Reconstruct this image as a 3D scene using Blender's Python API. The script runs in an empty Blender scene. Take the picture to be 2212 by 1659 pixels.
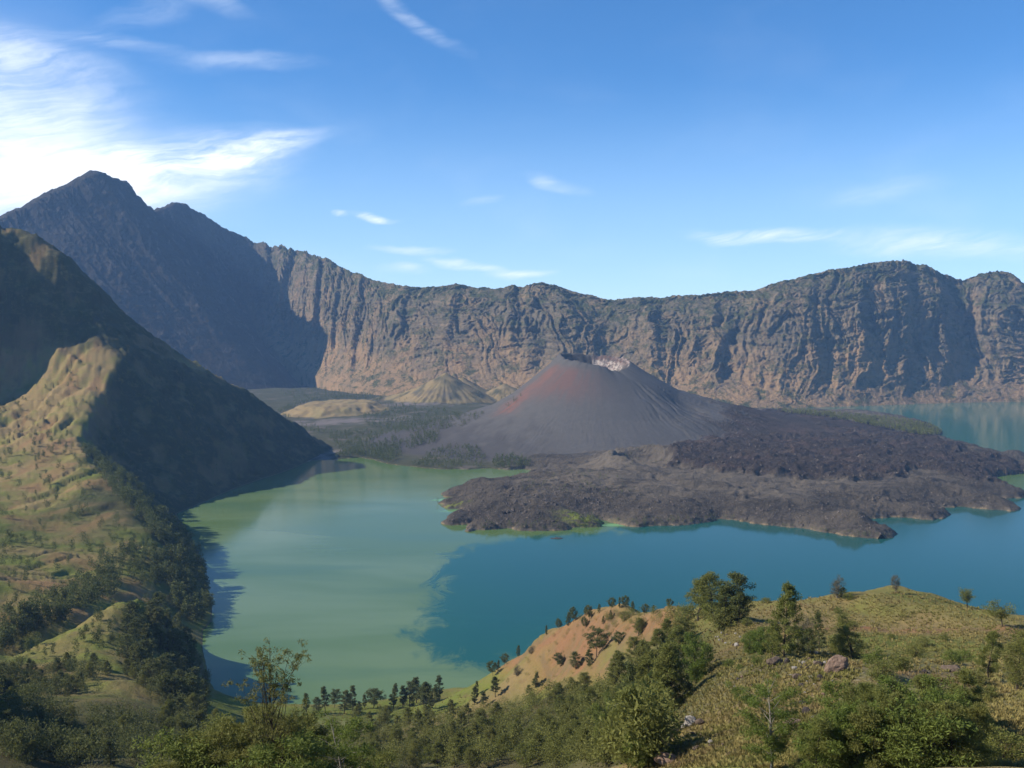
import bpy, math, random
import numpy as np
from mathutils import Vector, Matrix

scene = bpy.context.scene
COL = scene.collection
R = math.radians

# ------------------------------------------------------------------ camera
CAM_Z = 460.0                       # metres above the lake
PITCH = math.atan(107.5 / 2151.0)   # camera looks slightly down
cam_data = bpy.data.cameras.new('camera')
cam = bpy.data.objects.new('camera', cam_data)
COL.objects.link(cam)
cam.location = (0, 0, CAM_Z)
cam.rotation_euler = (math.pi / 2 - PITCH, 0, 0)
cam_data.sensor_width = 36.0
cam_data.lens = 36.0 * 2151.0 / 2212.0
cam_data.clip_start = 1.0
cam_data.clip_end = 60000.0
scene.camera = cam

# ------------------------------------------------------------------ light
SUN_EL, SUN_AZ = R(36.5), R(262.0)     # azimuth clockwise from +Y (view direction); 270 = from the left
sdir = Vector((math.sin(SUN_AZ) * math.cos(SUN_EL), math.cos(SUN_AZ) * math.cos(SUN_EL), math.sin(SUN_EL)))
sun = bpy.data.objects.new('sun', bpy.data.lights.new('sun', 'SUN'))
sun.data.energy = 5.0
sun.data.angle = R(0.5)
sun.data.color = (1.0, 0.93, 0.82)
sun.rotation_euler = sdir.to_track_quat('Z', 'Y').to_euler()
COL.objects.link(sun)
scene.view_settings.view_transform = 'Standard'
scene.view_settings.look = 'None'
scene.view_settings.exposure = 0.55
scene.view_settings.gamma = 1.0


# ------------------------------------------------------------------ node helper
class NT:
    def __init__(s, tree):
        s.t = tree
        tree.nodes.clear()

    def n(s, typ, **kw):
        nd = s.t.nodes.new(typ)
        for k, v in kw.items():
            setattr(nd, k, v)
        return nd

    def set(s, sock, v):
        if isinstance(v, bpy.types.NodeSocket):
            s.t.links.new(v, sock)
        elif isinstance(v, (tuple, list)) and len(v) == 3 and sock.type == 'RGBA':
            sock.default_value = (*v, 1)
        else:
            sock.default_value = v

    def math(s, op, a, b=0.0, c=None, clamp=False):
        m = s.n('ShaderNodeMath', operation=op)
        m.use_clamp = clamp
        s.set(m.inputs[0], a)
        s.set(m.inputs[1], b)
        if c is not None:
            s.set(m.inputs[2], c)
        return m.outputs[0]

    def mix(s, f, a, b, blend='MIX'):
        m = s.n('ShaderNodeMix', data_type='RGBA', blend_type=blend)
        m.clamp_factor = True
        s.set(m.inputs[0], f)
        s.set(m.inputs[6], a)
        s.set(m.inputs[7], b)
        return m.outputs[2]

    def noise(s, vec, scale, detail=4, rough=0.55, dist=0.0):
        n = s.n('ShaderNodeTexNoise')
        if vec is not None:
            s.set(n.inputs['Vector'], vec)
        n.inputs['Scale'].default_value = scale
        n.inputs['Detail'].default_value = detail
        n.inputs['Roughness'].default_value = rough
        n.inputs['Distortion'].default_value = dist
        return n.outputs[0]

    def smooth(s, v, a, b, lo=0.0, hi=1.0):
        m = s.n('ShaderNodeMapRange', interpolation_type='SMOOTHSTEP')
        s.set(m.inputs[0], v)
        m.inputs[1].default_value = a
        m.inputs[2].default_value = b
        m.inputs[3].default_value = lo
        m.inputs[4].default_value = hi
        return m.outputs[0]

    def scale(s, vec, sx, sy, sz):
        m = s.n('ShaderNodeVectorMath', operation='MULTIPLY')
        s.set(m.inputs[0], vec)
        m.inputs[1].default_value = (sx, sy, sz)
        return m.outputs[0]

    def attr(s, name):
        a = s.n('ShaderNodeAttribute')
        a.attribute_name = name
        return a.outputs['Fac']

    def obj(s):
        return s.n('ShaderNodeTexCoord').outputs['Object']

    def bump(s, h, strength, dist):
        b = s.n('ShaderNodeBump')
        b.inputs['Strength'].default_value = strength
        b.inputs['Distance'].default_value = dist
        s.set(b.inputs['Height'], h)
        return b.outputs[0]

    def principled(s, col, rough=0.9, spec=0.2, normal=None):
        p = s.n('ShaderNodeBsdfPrincipled')
        s.set(p.inputs['Base Color'], col)
        s.set(p.inputs['Roughness'], rough)
        p.inputs['Specular IOR Level'].default_value = spec
        if normal is not None:
            s.set(p.inputs['Normal'], normal)
        return p

    def out(s, shader):
        o = s.n('ShaderNodeOutputMaterial')
        s.t.links.new(shader, o.inputs[0])
        return o


def material(name):
    m = bpy.data.materials.new(name)
    m.use_nodes = True
    return m, NT(m.node_tree)


# ------------------------------------------------------------------ world: daylight sky with thin cirrus
world = bpy.data.worlds.new('World')
scene.world = world
world.use_nodes = True
w = NT(world.node_tree)
sky = w.n('ShaderNodeTexSky', sky_type='NISHITA')
sky.sun_disc = False
sky.sun_elevation = SUN_EL
sky.sun_rotation = SUN_AZ
sky.altitude = 2500
sky.air_density = 1.0
sky.dust_density = 0.2
sky.ozone_density = 4.5
geo = w.n('ShaderNodeTexCoord').outputs['Generated']
sep = w.n('ShaderNodeSeparateXYZ')
w.set(sep.inputs[0], geo)
el = w.math('ARCSINE', sep.outputs[2])
az = w.math('ARCTAN2', sep.outputs[0], sep.outputs[1])
uv = w.n('ShaderNodeCombineXYZ')
w.set(uv.inputs[0], az)
w.set(uv.inputs[1], el)
UV = uv.outputs[0]


def cloud_patch(px, py, lx, ly, tilt, amp, soft=1.0):
    """one cirrus patch in the sky, centred on a compass bearing and an elevation"""
    a = math.atan((px - 1106) / 2151)
    e = math.atan((722 - py) / 2151 * math.cos(a))
    mp = w.n('ShaderNodeMapping', vector_type='TEXTURE')
    mp.inputs['Location'].default_value = (a, e, 0)
    mp.inputs['Rotation'].default_value = (0, 0, R(tilt))
    mp.inputs['Scale'].default_value = (lx / 2151, ly / 2151, 1)
    w.set(mp.inputs[0], WUV)
    ln = w.n('ShaderNodeVectorMath', operation='LENGTH')
    w.set(ln.inputs[0], mp.outputs[0])
    f = w.smooth(ln.outputs['Value'], 1.0, 1.0 - soft, 0.0, amp)
    return f


# warp the patch coordinates so their outlines fray
nw = w.n('ShaderNodeTexNoise')
w.set(nw.inputs['Vector'], w.scale(UV, 1, 2.2, 1))
nw.inputs['Scale'].default_value = 9
nw.inputs['Detail'].default_value = 5
va = w.n('ShaderNodeVectorMath', operation='MULTIPLY_ADD')
w.set(va.inputs[0], nw.outputs['Color'])
va.inputs[1].default_value = (0.09, 0.03, 0)
w.set(va.inputs[2], UV)
vs = w.n('ShaderNodeVectorMath', operation='SUBTRACT')
w.set(vs.inputs[0], va.outputs[0])
vs.inputs[1].default_value = (0.045, 0.015, 0)
WUV = vs.outputs[0]
patches = [
    (-60, 370, 420, 170, 0, 0.5), (250, 400, 440, 85, 8, 0.62), (560, 325, 230, 34, 15, 0.75), (40, 210, 330, 150, -12, 0.42), (420, 345, 330, 70, 10, 0.6), (0, 110, 330, 50, -8, 0.3),
    (250, 108, 210, 24, -3, 0.2), (880, 50, 170, 22, -30, 0.26), (520, 145, 200, 24, 6, 0.22), (330, 40, 200, 40, 20, 0.12),
    (820, 466, 66, 12, -6, 1.0), (740, 461, 34, 8, 4, 0.7), (1000, 575, 130, 17, -7, 0.8), (1120, 597, 105, 16, 5, 0.75), (880, 543, 120, 15, 0, 0.5),
    (1205, 398, 80, 18, -14, 0.42), (1640, 510, 200, 23, -3, 0.85), (2040, 530, 330, 46, -2, 0.6), (1900, 420, 150, 40, 12, 0.16), (1040, 440, 60, 18, 14, 0.2),
    (860, 585, 90, 18, 0, 0.4), (460, 10, 120, 30, -15, 0.25),
]
tot = None
for p in patches:
    f = cloud_patch(*p)
    tot = f if tot is None else w.math('ADD', tot, f)
rotm = w.n('ShaderNodeMapping', vector_type='TEXTURE')
rotm.inputs['Rotation'].default_value = (0, 0, R(13))
w.set(rotm.inputs[0], WUV)
fib = w.noise(w.scale(rotm.outputs[0], 1, 6.5, 1), 17, 9, 0.66, 0.35)
soft = w.noise(w.scale(UV, 1, 2.0, 1), 6, 5, 0.55, 0.3)
tex = w.math('ADD', w.smooth(fib, 0.28, 0.72, 0.30, 1.10), w.smooth(soft, 0.3, 0.7, -0.28, 0.28))
cl = w.math('MULTIPLY', tot, tex, clamp=True)
veil = w.math('MULTIPLY', w.smooth(soft, 0.45, 0.8), w.smooth(el, 0.0, 0.35, 0.10, 0.02))
glow = w.math('ADD', cloud_patch(0, 400, 620, 190, 4, 0.5), cloud_patch(-20, 220, 420, 260, -8, 0.22))
glow = w.math('MULTIPLY', glow, w.smooth(soft, 0.25, 0.65, 0.55, 1.0))
cl = w.math('ADD', w.math('ADD', cl, veil), glow, clamp=True)
SKY_STRENGTH = 0.12
hs = w.n('ShaderNodeHueSaturation')
hs.inputs['Saturation'].default_value = 1.2
hs.inputs['Value'].default_value = 1.02
w.set(hs.inputs['Color'], sky.outputs[0])
air = w.mix(w.smooth(el, 0.26, 0.0, 0.0, 0.56), hs.outputs[0], (4.3, 6.0, 7.6))
skycol = w.mix(cl, air, (7.4, 7.8, 8.3))
bg = w.n('ShaderNodeBackground')
w.set(bg.inputs[0], skycol)
bg.inputs[1].default_value = SKY_STRENGTH
wo = w.n('ShaderNodeOutputWorld')
w.t.links.new(bg.outputs[0], wo.inputs[0])

# ------------------------------------------------------------------ numeric helpers
F, CX, CY = 2151.0, 1106.0, 829.5


def at(px, py, Y):
    """world point at forward distance Y seen in the photo (2212 px wide) at px, py"""
    v = CY - py
    c, s = math.cos(PITCH), math.sin(PITCH)
    dy = F * c + v * s
    return ((px - CX) / dy * Y, Y, CAM_Z + (-F * s + v * c) / dy * Y)


def atz(px, py, z=0.0):
    v = CY - py
    c, s = math.cos(PITCH), math.sin(PITCH)
    dy, dz = F * c + v * s, -F * s + v * c
    Y = (z - CAM_Z) * dy / dz
    return ((px - CX) / dy * Y, Y, z)


def project(X, Y, Z):
    c, s = math.cos(PITCH), math.sin(PITCH)
    d = Y * c - (Z - CAM_Z) * s
    u = (Z - CAM_Z) * c + Y * s
    return CX + X / d * F, CY - u / d * F


_rng = np.random.RandomState(7)
_perm = _rng.permutation(4096)
_ang = _rng.rand(4096) * 2 * np.pi
_gx, _gy = np.cos(_ang), np.sin(_ang)


def pnoise(x, y, seed=0):
    x = np.asarray(x, float) + seed * 17.31
    y = np.asarray(y, float) - seed * 9.77
    xi, yi = np.floor(x).astype(np.int64), np.floor(y).astype(np.int64)
    xf, yf = x - xi, y - yi
    u = xf * xf * xf * (xf * (xf * 6 - 15) + 10)
    v = yf * yf * yf * (yf * (yf * 6 - 15) + 10)

    def g(ix, iy, dx, dy):
        h = _perm[(_perm[ix & 4095] + iy) & 4095]
        return _gx[h] * dx + _gy[h] * dy
    a = g(xi, yi, xf, yf)
    b = g(xi + 1, yi, xf - 1, yf)
    c = g(xi, yi + 1, xf, yf - 1)
    d = g(xi + 1, yi + 1, xf - 1, yf - 1)
    return (a + u * (b - a) + v * (c + u * (d - c) - (a + u * (b - a)))) * 1.5


def fbm(x, y, octaves=5, seed=0, gain=0.5, lac=2.03):
    t, amp = 0, 1.0
    for i in range(octaves):
        t = t + amp * pnoise(x, y, seed + i)
        x, y, amp = x * lac, y * lac, amp * gain
    return t


def ridged(x, y, octaves=4, seed=0, gain=0.5):
    t, amp = 0, 1.0
    for i in range(octaves):
        t = t + amp * (1 - 2 * np.abs(pnoise(x, y, seed + i)))
        x, y, amp = x * 2.07, y * 2.07, amp * gain
    return t


def sstep(x, a, b):
    t = np.clip((x - a) / (b - a), 0, 1)
    return t * t * (3 - 2 * t)


def sdist(x, y, poly):
    """signed distance to a closed polygon, positive inside"""
    shp = np.shape(x)
    x, y = np.ravel(x), np.ravel(y)
    P = np.asarray(poly, float)
    best = np.full(x.shape, 1e30)
    inside = np.zeros(x.shape, bool)
    for i in range(len(P)):
        ax, ay = P[i]
        bx, by = P[(i + 1) % len(P)]
        dx, dy = bx - ax, by - ay
        t = np.clip(((x - ax) * dx + (y - ay) * dy) / (dx * dx + dy * dy + 1e-9), 0, 1)
        best = np.minimum(best, (x - ax - t * dx) ** 2 + (y - ay - t * dy) ** 2)
        if dy != 0:
            hit = ((ay > y) != (by > y)) & (x < (y - ay) / dy * dx + ax)
            inside ^= hit
    d = np.sqrt(best)
    return np.where(inside, d, -d).reshape(shp)


def rbf_fit(pts):
    P = np.array(pts, float)
    xy, z = P[:, :2], P[:, 2]
    r = np.sqrt(((xy[:, None] - xy[None]) ** 2).sum(-1))
    n = len(P)
    A = np.zeros((n + 3, n + 3))
    A[:n, :n] = -r - np.eye(n) * 1.0
    A[:n, n] = 1
    A[:n, n + 1:] = xy / 1000
    A[n:, :n] = A[:n, n:].T
    b = np.zeros(n + 3)
    b[:n] = z
    return xy, np.linalg.solve(A, b)


def rbf_eval(model, x, y):
    xy, wt = model
    n = len(xy)
    out = wt[n] + wt[n + 1] * x / 1000 + wt[n + 2] * y / 1000
    for i in range(n):
        out = out - wt[i] * np.sqrt((x - xy[i, 0]) ** 2 + (y - xy[i, 1]) ** 2)
    return out


def grid_mesh(name, X, Y, Z, mat, attrs=None, kind='structure'):
    ny, nx = X.shape
    me = bpy.data.meshes.new(name)
    co = np.stack([X, Y, Z], -1).reshape(-1, 3).astype(np.float32)
    me.vertices.add(ny * nx)
    me.vertices.foreach_set('co', co.ravel())
    idx = np.arange(ny * nx).reshape(ny, nx)
    q = np.stack([idx[:-1, :-1], idx[:-1, 1:], idx[1:, 1:], idx[1:, :-1]], -1).reshape(-1, 4)
    me.loops.add(q.size)
    me.loops.foreach_set('vertex_index', q.ravel().astype(np.int32))
    me.polygons.add(len(q))
    me.polygons.foreach_set('loop_start', np.arange(0, q.size, 4, dtype=np.int32))
    me.polygons.foreach_set('loop_total', np.full(len(q), 4, np.int32))
    me.polygons.foreach_set('use_smooth', np.ones(len(q), bool))
    me.update(calc_edges=True)
    for k, v in (attrs or {}).items():
        a = me.attributes.new(k, 'FLOAT', 'POINT')
        a.data.foreach_set('value', np.asarray(v, np.float32).ravel())
    me.materials.append(mat)
    o = bpy.data.objects.new(name, me)
    COL.objects.link(o)
    if kind:
        o['kind'] = kind
    return o


def dpoly(pts, z=0.0):
    return [atz(px, py, z)[:2] for px, py in pts]


# ------------------------------------------------------------------ haze: one even body of air round everything
def build_haze():
    m, t = material('haze')
    v = t.n('ShaderNodeVolumePrincipled')
    v.inputs['Color'].default_value = (0.32, 0.58, 1.0, 1)
    v.inputs['Density'].default_value = 2.7e-5
    v.inputs['Anisotropy'].default_value = 0.0
    o = t.n('ShaderNodeOutputMaterial')
    t.t.links.new(v.outputs[0], o.inputs['Volume'])
    x0, x1, y0, y1, z0, z1 = -9500, 9500, -1500, 13500, -51, 1900
    me = bpy.data.meshes.new('haze')
    vs = [(x, y, z) for x in (x0, x1) for y in (y0, y1) for z in (z0, z1)]
    me.from_pydata(vs, [], [(0, 1, 3, 2), (4, 6, 7, 5), (0, 4, 5, 1), (2, 3, 7, 6), (0, 2, 6, 4), (1, 5, 7, 3)])
    me.materials.append(m)
    o = bpy.data.objects.new('haze', me)
    COL.objects.link(o)
    o['kind'] = 'stuff'


build_haze()


# ================================================================== CALDERA WALL
# station: crest point, base point (world)
def W(x, y, z):
    return (x, y, z)


stations = [
    (W(-7600, 6200, 900), W(-4300, 4300, 120)), (W(-6000, 7000, 1250), W(-3300, 5300, 80)), (at(-120, 522, 7600), W(-3300, 7000, 300)), (at(0, 466, 7800), W(-2950, 7300, 250)), (at(60, 442, 7850), W(-2720, 7450, 220)),
    (at(120, 415, 7920), W(-2400, 7600, 150)), (at(185, 381, 8000), W(-2000, 7750, 80)), (at(208, 376, 8030), W(-1880, 7800, 60)), (at(219, 378, 8060), W(-1840, 7830, 60)), (at(226, 386, 8100), W(-1820, 7850, 60)), (at(240, 388, 8200), W(-1800, 7880, 60)), (at(262, 399, 8420), W(-1790, 7960, 70)), (at(268, 410, 8470), W(-1790, 7990, 70)), (at(283, 425, 8620), W(-1800, 8110, 85)),
    (at(290, 432, 8700), W(-1800, 8180, 100)), (at(322, 457, 9000), W(-1880, 8350, 140)), (at(350, 452, 9250), W(-1980, 8500, 190)), (at(372, 441, 9450), W(-2070, 8650, 220)), (at(402, 449, 9600), W(-2150, 8800, 270)),
    (at(440, 471, 9900), W(-2250, 9000, 350)), (at(490, 500, 10150), W(-2330, 9180, 430)), (at(530, 520, 10350), W(-2380, 9300, 480)), (at(580, 534, 10150), W(-2250, 9150, 400)), (at(640, 545, 9800), W(-1980, 8780, 260)),
    (at(700, 562, 9250), W(-1650, 8200, 150)), (at(750, 585, 8850), W(-1450, 7800, 110)), (at(800, 606, 8500), W(-1230, 7420, 90)), (at(850, 616, 8200), W(-1050, 7150, 75)), (at(880, 625, 8020), W(-930, 7030, 70)),
    (at(940, 624, 7850), W(-700, 6880, 60)), (at(1000, 617, 7700), W(-460, 6760, 60)), (at(1060, 626, 7650), W(-200, 6680, 55)), (at(1110, 621, 7600), W(-20, 6600, 50)), (at(1170, 617, 7520), W(170, 6500, 40)),
    (at(1212, 621, 7450), W(310, 6430, 30)), (at(1260, 638, 7400), W(450, 6380, 20)), (at(1330, 653, 7350), W(650, 6330, 10)), (at(1450, 644, 7300), W(980, 6270, 5)), (at(1600, 636, 7250), W(1380, 6200, -4)),
    (at(1660, 622, 7220), W(1560, 6180, -6)), (at(1720, 606, 7200), W(1720, 6190, -8)), (at(1840, 581, 7250), W(2020, 6270, -8)), (at(1900, 571, 7300), W(2250, 6370, -8)), (at(1945, 568, 7330), W(2440, 6450, -8)),
    (at(2000, 580, 7380), W(2650, 6540, -8)), (at(2050, 601, 7430), W(2860, 6620, -8)), (at(2080, 609, 7450), W(2980, 6660, -8)), (at(2115, 597, 7450), W(3120, 6700, -8)), (at(2155, 589, 7430), W(3280, 6730, -8)),
    (at(2190, 600, 7400), W(3420, 6760, -8)), (at(2230, 640, 7350), W(3580, 6760, -8)), (at(2330, 690, 7300), W(3950, 6700, -8)), (at(2500, 660, 7000), W(4400, 6300, -8)), (at(2800, 640, 6300), W(4800, 5500, -8)), (at(3300, 600, 5000), W(5000, 4000, -8)),
]


def wall_surface():
    C = np.array([s[0] for s in stations])
    B = np.array([s[1] for s in stations])
    # parameter: bearing as seen from the lake, denser where the photo looks
    mid = C * 0.5 + B * 0.5
    seg = np.r_[0, np.cumsum(np.hypot(*(np.diff(mid[:, :2], axis=0)).T))]
    n = 2000
    brg = np.arctan2(C[:, 0], C[:, 1])
    # sample density: mixture of arc length and bearing
    par = 0.45 * (seg - seg[0]) / (seg[-1] - seg[0]) + 0.55 * np.r_[0, np.cumsum(np.abs(np.diff(brg)))] / np.abs(np.diff(brg)).sum()
    u = np.linspace(0, par[-1], n)

    def interp(A):
        return np.stack([np.interp(u, par, A[:, k]) for k in range(3)], -1)

    def soft(A, k):
        ker = np.hanning(2 * k + 3)[1:-1]
        ker /= ker.sum()
        return np.stack([np.convolve(np.pad(A[:, i], k, mode='edge'), ker, mode='valid') for i in range(A.shape[1])], -1)
    c = interp(C)
    cz = c[:, 2].copy()
    c = soft(c, 10)
    c[:, 2] = 0.9 * cz + 0.1 * c[:, 2]
    b = soft(interp(B), 14)
    s_len = np.interp(u, par, seg)                    # metres along the wall
    # crest roughness
    jag = fbm(s_len / 170, s_len * 0 + 3.3, 5, 11, 0.6) * 9 + ridged(s_len / 320, s_len * 0 + 1.3, 3, 21) * 5
    jag *= 1 + 1.3 * (1 - sstep(s_len, np.interp(par[22], par, seg), np.interp(par[27], par, seg)))
    jag *= 1 + 0.4 * np.exp(-((s_len - np.interp(par[10], par, seg)) / 900) ** 2)
    c[:, 2] += jag
    nt, nb = 330, 50
    t = np.r_[np.linspace(-0.06, 1, nt), 1 + np.linspace(0, 1, nb + 1)[1:] ** 1.5 * 1.6]
    T, S = np.meshgrid(t, s_len, indexing='ij')
    cc, bb = c[None], b[None]
    t3 = T[..., None]
    tf = np.clip(t3, -0.1, 1)
    # height profile: gentler talus below, steeper above
    L = np.hypot(c[:, 0] - b[:, 0], c[:, 1] - b[:, 1])
    right = sstep(s_len, np.interp(par[19], par, seg), np.interp(par[23], par, seg))
    hp = np.clip(T, -0.1, 1)
    prof_r = hp + 0.16 * np.sin(np.pi * hp * 2.0) * -0.55
    prof_l = hp - 0.05 * np.sin(np.pi * hp)
    prof = prof_r * right[None] + prof_l * (1 - right[None])
    xy = bb[..., :2] + (cc[..., :2] - bb[..., :2]) * tf[..., :1]
    z = bb[..., 2] + (cc[..., 2] - bb[..., 2]) * prof
    # outward direction (horizontal, from crest to lake)
    d = b[:, :2] - c[:, :2]
    d /= np.linalg.norm(d, axis=1, keepdims=True)
    d = soft(d, 40)
    d /= np.linalg.norm(d, axis=1, keepdims=True)
    # gullies and ribs: run down the face, meander, and branch
    face = np.sin(np.clip(T, 0, 1) * np.pi) ** 0.55
    face = np.maximum(face, sstep(T, 0.75, 0.95) * (1 - sstep(T, 0.985, 1.0)) * 0.8)
    hgt = (cc[..., 2] - bb[..., 2])
    wob = fbm(S / 420, T * 2.2, 4, 31) * 230 + fbm(S / 130, T * 4, 4, 35) * 45
    s1 = S + wob + (T - 0.5) * 120
    upper = 0.35 + 0.85 * sstep(T, 0.18, 0.62)
    g = ridged(s1 / 360, T * 0.75 + 5, 2, 41) * 17 * right[None] + ridged(s1 / 620, T * 0.6, 2, 44) * 24
    g += (ridged(s1 / 165, T * 1.1, 4, 51, 0.6) * 14 * (0.6 + 0.8 * sstep(fbm(S / 300, T * 2, 2, 53), -0.4, 0.4)) + ridged(s1 / 62, T * 1.5, 4, 55, 0.6) * 12 + ridged((s1 + fbm(S / 60, T * 8, 3, 57) * 16) / 27, T * 2.2, 3, 58, 0.6) * 6) * upper
    g += fbm(s1 / 46, z / 130, 5, 61, 0.62) * 9
    # ledges: nearly level strata standing out of the cliffs
    led = fbm(z / 30 + fbm(S / 700, T, 2, 73) * 3, S / 900, 3, 71)
    g += led * 9 * (0.4 + upper) * (0.12 + 0.88 * right[None])
    left_amp = (1 - right)[None] * 0.85 + right[None] * 1.0
    g = g * left_amp
    # the big named gullies: (station px on the crest line, width m, depth m, lean m)
    crest_px, _ = project(c[:, 0], c[:, 1], c[:, 2])
    for px, wdt, dep, lean, lo, hi in ((640, 90, 120, -160, 0.2, 0.95), (700, 90, 110, 60, 0.1, 0.9), (745, 60, 70, 40, 0.25, 0.95), (590, 80, 90, -60, 0.3, 0.97), (2052, 120, 105, 150, 0.2, 0.95), (1235, 150, 120, 330, 0.05, 0.98), (1180, 90, 70, -40, 0.3, 0.95), (800, 80, 80, 40, 0.15, 0.9), (900, 70, 50, 10, .5, .97), (1010, 75, 60, -50, 0.45, 0.97), (1130, 60, 65, -20, .4, .97), (1560, 60, 60, 60, 0.25, 0.9), (1600, 55, 50, -30, .3, .9), (1775, 60, 60, 40, 0.35, 0.9), (1890, 70, 65, 60, 0.4, 0.85), (1970, 60, 50, 70, 0.1, 0.8), (1700, 60, 45, 60, .05, .4), (1400, 80, 60, 160, .2, .95)):
        i = np.argmin(np.abs(crest_px - px) + (s_len < s_len[n // 4]) * 1e4)
        s0 = s_len[i] + lean * (1 - T) * 1.6 + fbm(T * 4, T * 0 + px, 3, 77) * 40
        win = sstep(T, lo - 0.08, lo + 0.1) * (1 - sstep(T, hi, hi + 0.05))
        q = (S - s0) / wdt
        # steep on the sunward (left) bank
        g -= 0.55 * dep * win * np.exp(-np.where(q < 0, q * 1.5, q * 0.8) ** 2)
        g += 0.28 * dep * win * np.exp(-((q + 1.35) / 0.7) ** 2)
    # buttress that stands out where the shadowed bay ends
    disp = g * face * np.clip(hgt / 700, 0.35, 1.25)
    xy = xy + d[None] * disp[..., None] * 0.85
    z = z + disp * 0.25
    # fine crag relief
    z = z + fbm(S / 22, T * 45, 4, 81, 0.6) * 6.0 * face
    # back slope beyond the crest
    tb = np.clip(T - 1, 0, None)[..., None]
    xy = xy - d[None] * tb * 1700
    z = z - tb[..., 0] * 900 + fbm(S / 200, T * 9, 4, 85) * 26 * np.clip(T - 1.02, 0, 0.3) / 0.3
    z = np.where(T < -0.045, -40, z)
    z = np.maximum(z, -45)
    return xy[..., 0], xy[..., 1], z, T, S, np.broadcast_to(right[None], T.shape)


# rock material of the wall
def wall_material():
    m, t = material('caldera_rock')
    P = t.obj()
    tt = t.attr('rise')
    n1 = t.noise(P, 0.004, 6, 0.6)
    n2 = t.noise(P, 0.02, 6, 0.65)
    strat = t.noise(t.scale(P, 0.003, 0.003, 0.05), 1.0, 5, 0.6, 0.4)
    ochre = t.mix(n2, (0.250, 0.155, 0.074), (0.390, 0.255, 0.130))
    grey = t.mix(strat, (0.115, 0.092, 0.058), (0.225, 0.178, 0.108))
    f = t.math('ADD', t.smooth(tt, 0.12, 0.62, 0.95, 0.0), t.smooth(n1, 0.35, 0.65, -0.4, 0.45))
    col = t.mix(f, grey, ochre)
    col = t.mix(t.smooth(strat, 0.54, 0.66, 0, 0.6), col, (0.29, 0.195, 0.105))
    ng = t.n('ShaderNodeNewGeometry')
    sp = t.n('ShaderNodeSeparateXYZ')
    t.set(sp.inputs[0], ng.outputs['Normal'])
    veg = t.math('ADD', t.smooth(tt, 0.40, 1.0, 0.0, 0.6), t.smooth(t.noise(P, 0.011, 7, 0.72), 0.42, 0.62, -0.5, 0.75))
    veg = t.math('ADD', veg, t.smooth(sp.outputs[2], 0.55, 0.95, -0.1, 0.35), clamp=True)
    veg = t.math('MULTIPLY', veg, t.attr('green'))
    vc = t.mix(n2, (0.042, 0.050, 0.020), (0.100, 0.102, 0.038))
    col = t.mix(veg, col, vc)
    # ash grey bare mountain on the far left, colour darkened to deepen its shaded face
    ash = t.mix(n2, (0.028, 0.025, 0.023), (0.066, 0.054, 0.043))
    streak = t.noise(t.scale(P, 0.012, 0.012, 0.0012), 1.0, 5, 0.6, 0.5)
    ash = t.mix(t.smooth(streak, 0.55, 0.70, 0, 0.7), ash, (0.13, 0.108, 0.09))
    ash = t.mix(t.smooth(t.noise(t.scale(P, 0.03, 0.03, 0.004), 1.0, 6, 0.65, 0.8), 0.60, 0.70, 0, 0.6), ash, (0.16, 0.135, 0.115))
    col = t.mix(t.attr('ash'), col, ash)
    pale = t.smooth(t.noise(P, 0.03, 4, 0.6), 0.72, 0.78)
    col = t.mix(t.math('MULTIPLY', pale, t.smooth(tt, 0.55, 0.95)), col, (0.36, 0.31, 0.25))
    crag = t.noise(t.scale(P, 1, 1, 0.55), 0.035, 9, 0.72)
    p = t.principled(col, 0.95, 0.1, t.bump(crag, 1.0, 34.0))
    t.out(p.outputs[0])
    return m


wx, wy, wz, wT, wS, wR = wall_surface()
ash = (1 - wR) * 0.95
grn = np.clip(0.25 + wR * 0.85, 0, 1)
grid_mesh('caldera_wall', wx, wy, wz, wall_material(), {'rise': np.clip(wT, 0, 1), 'ash': ash, 'green': grn})

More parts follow.
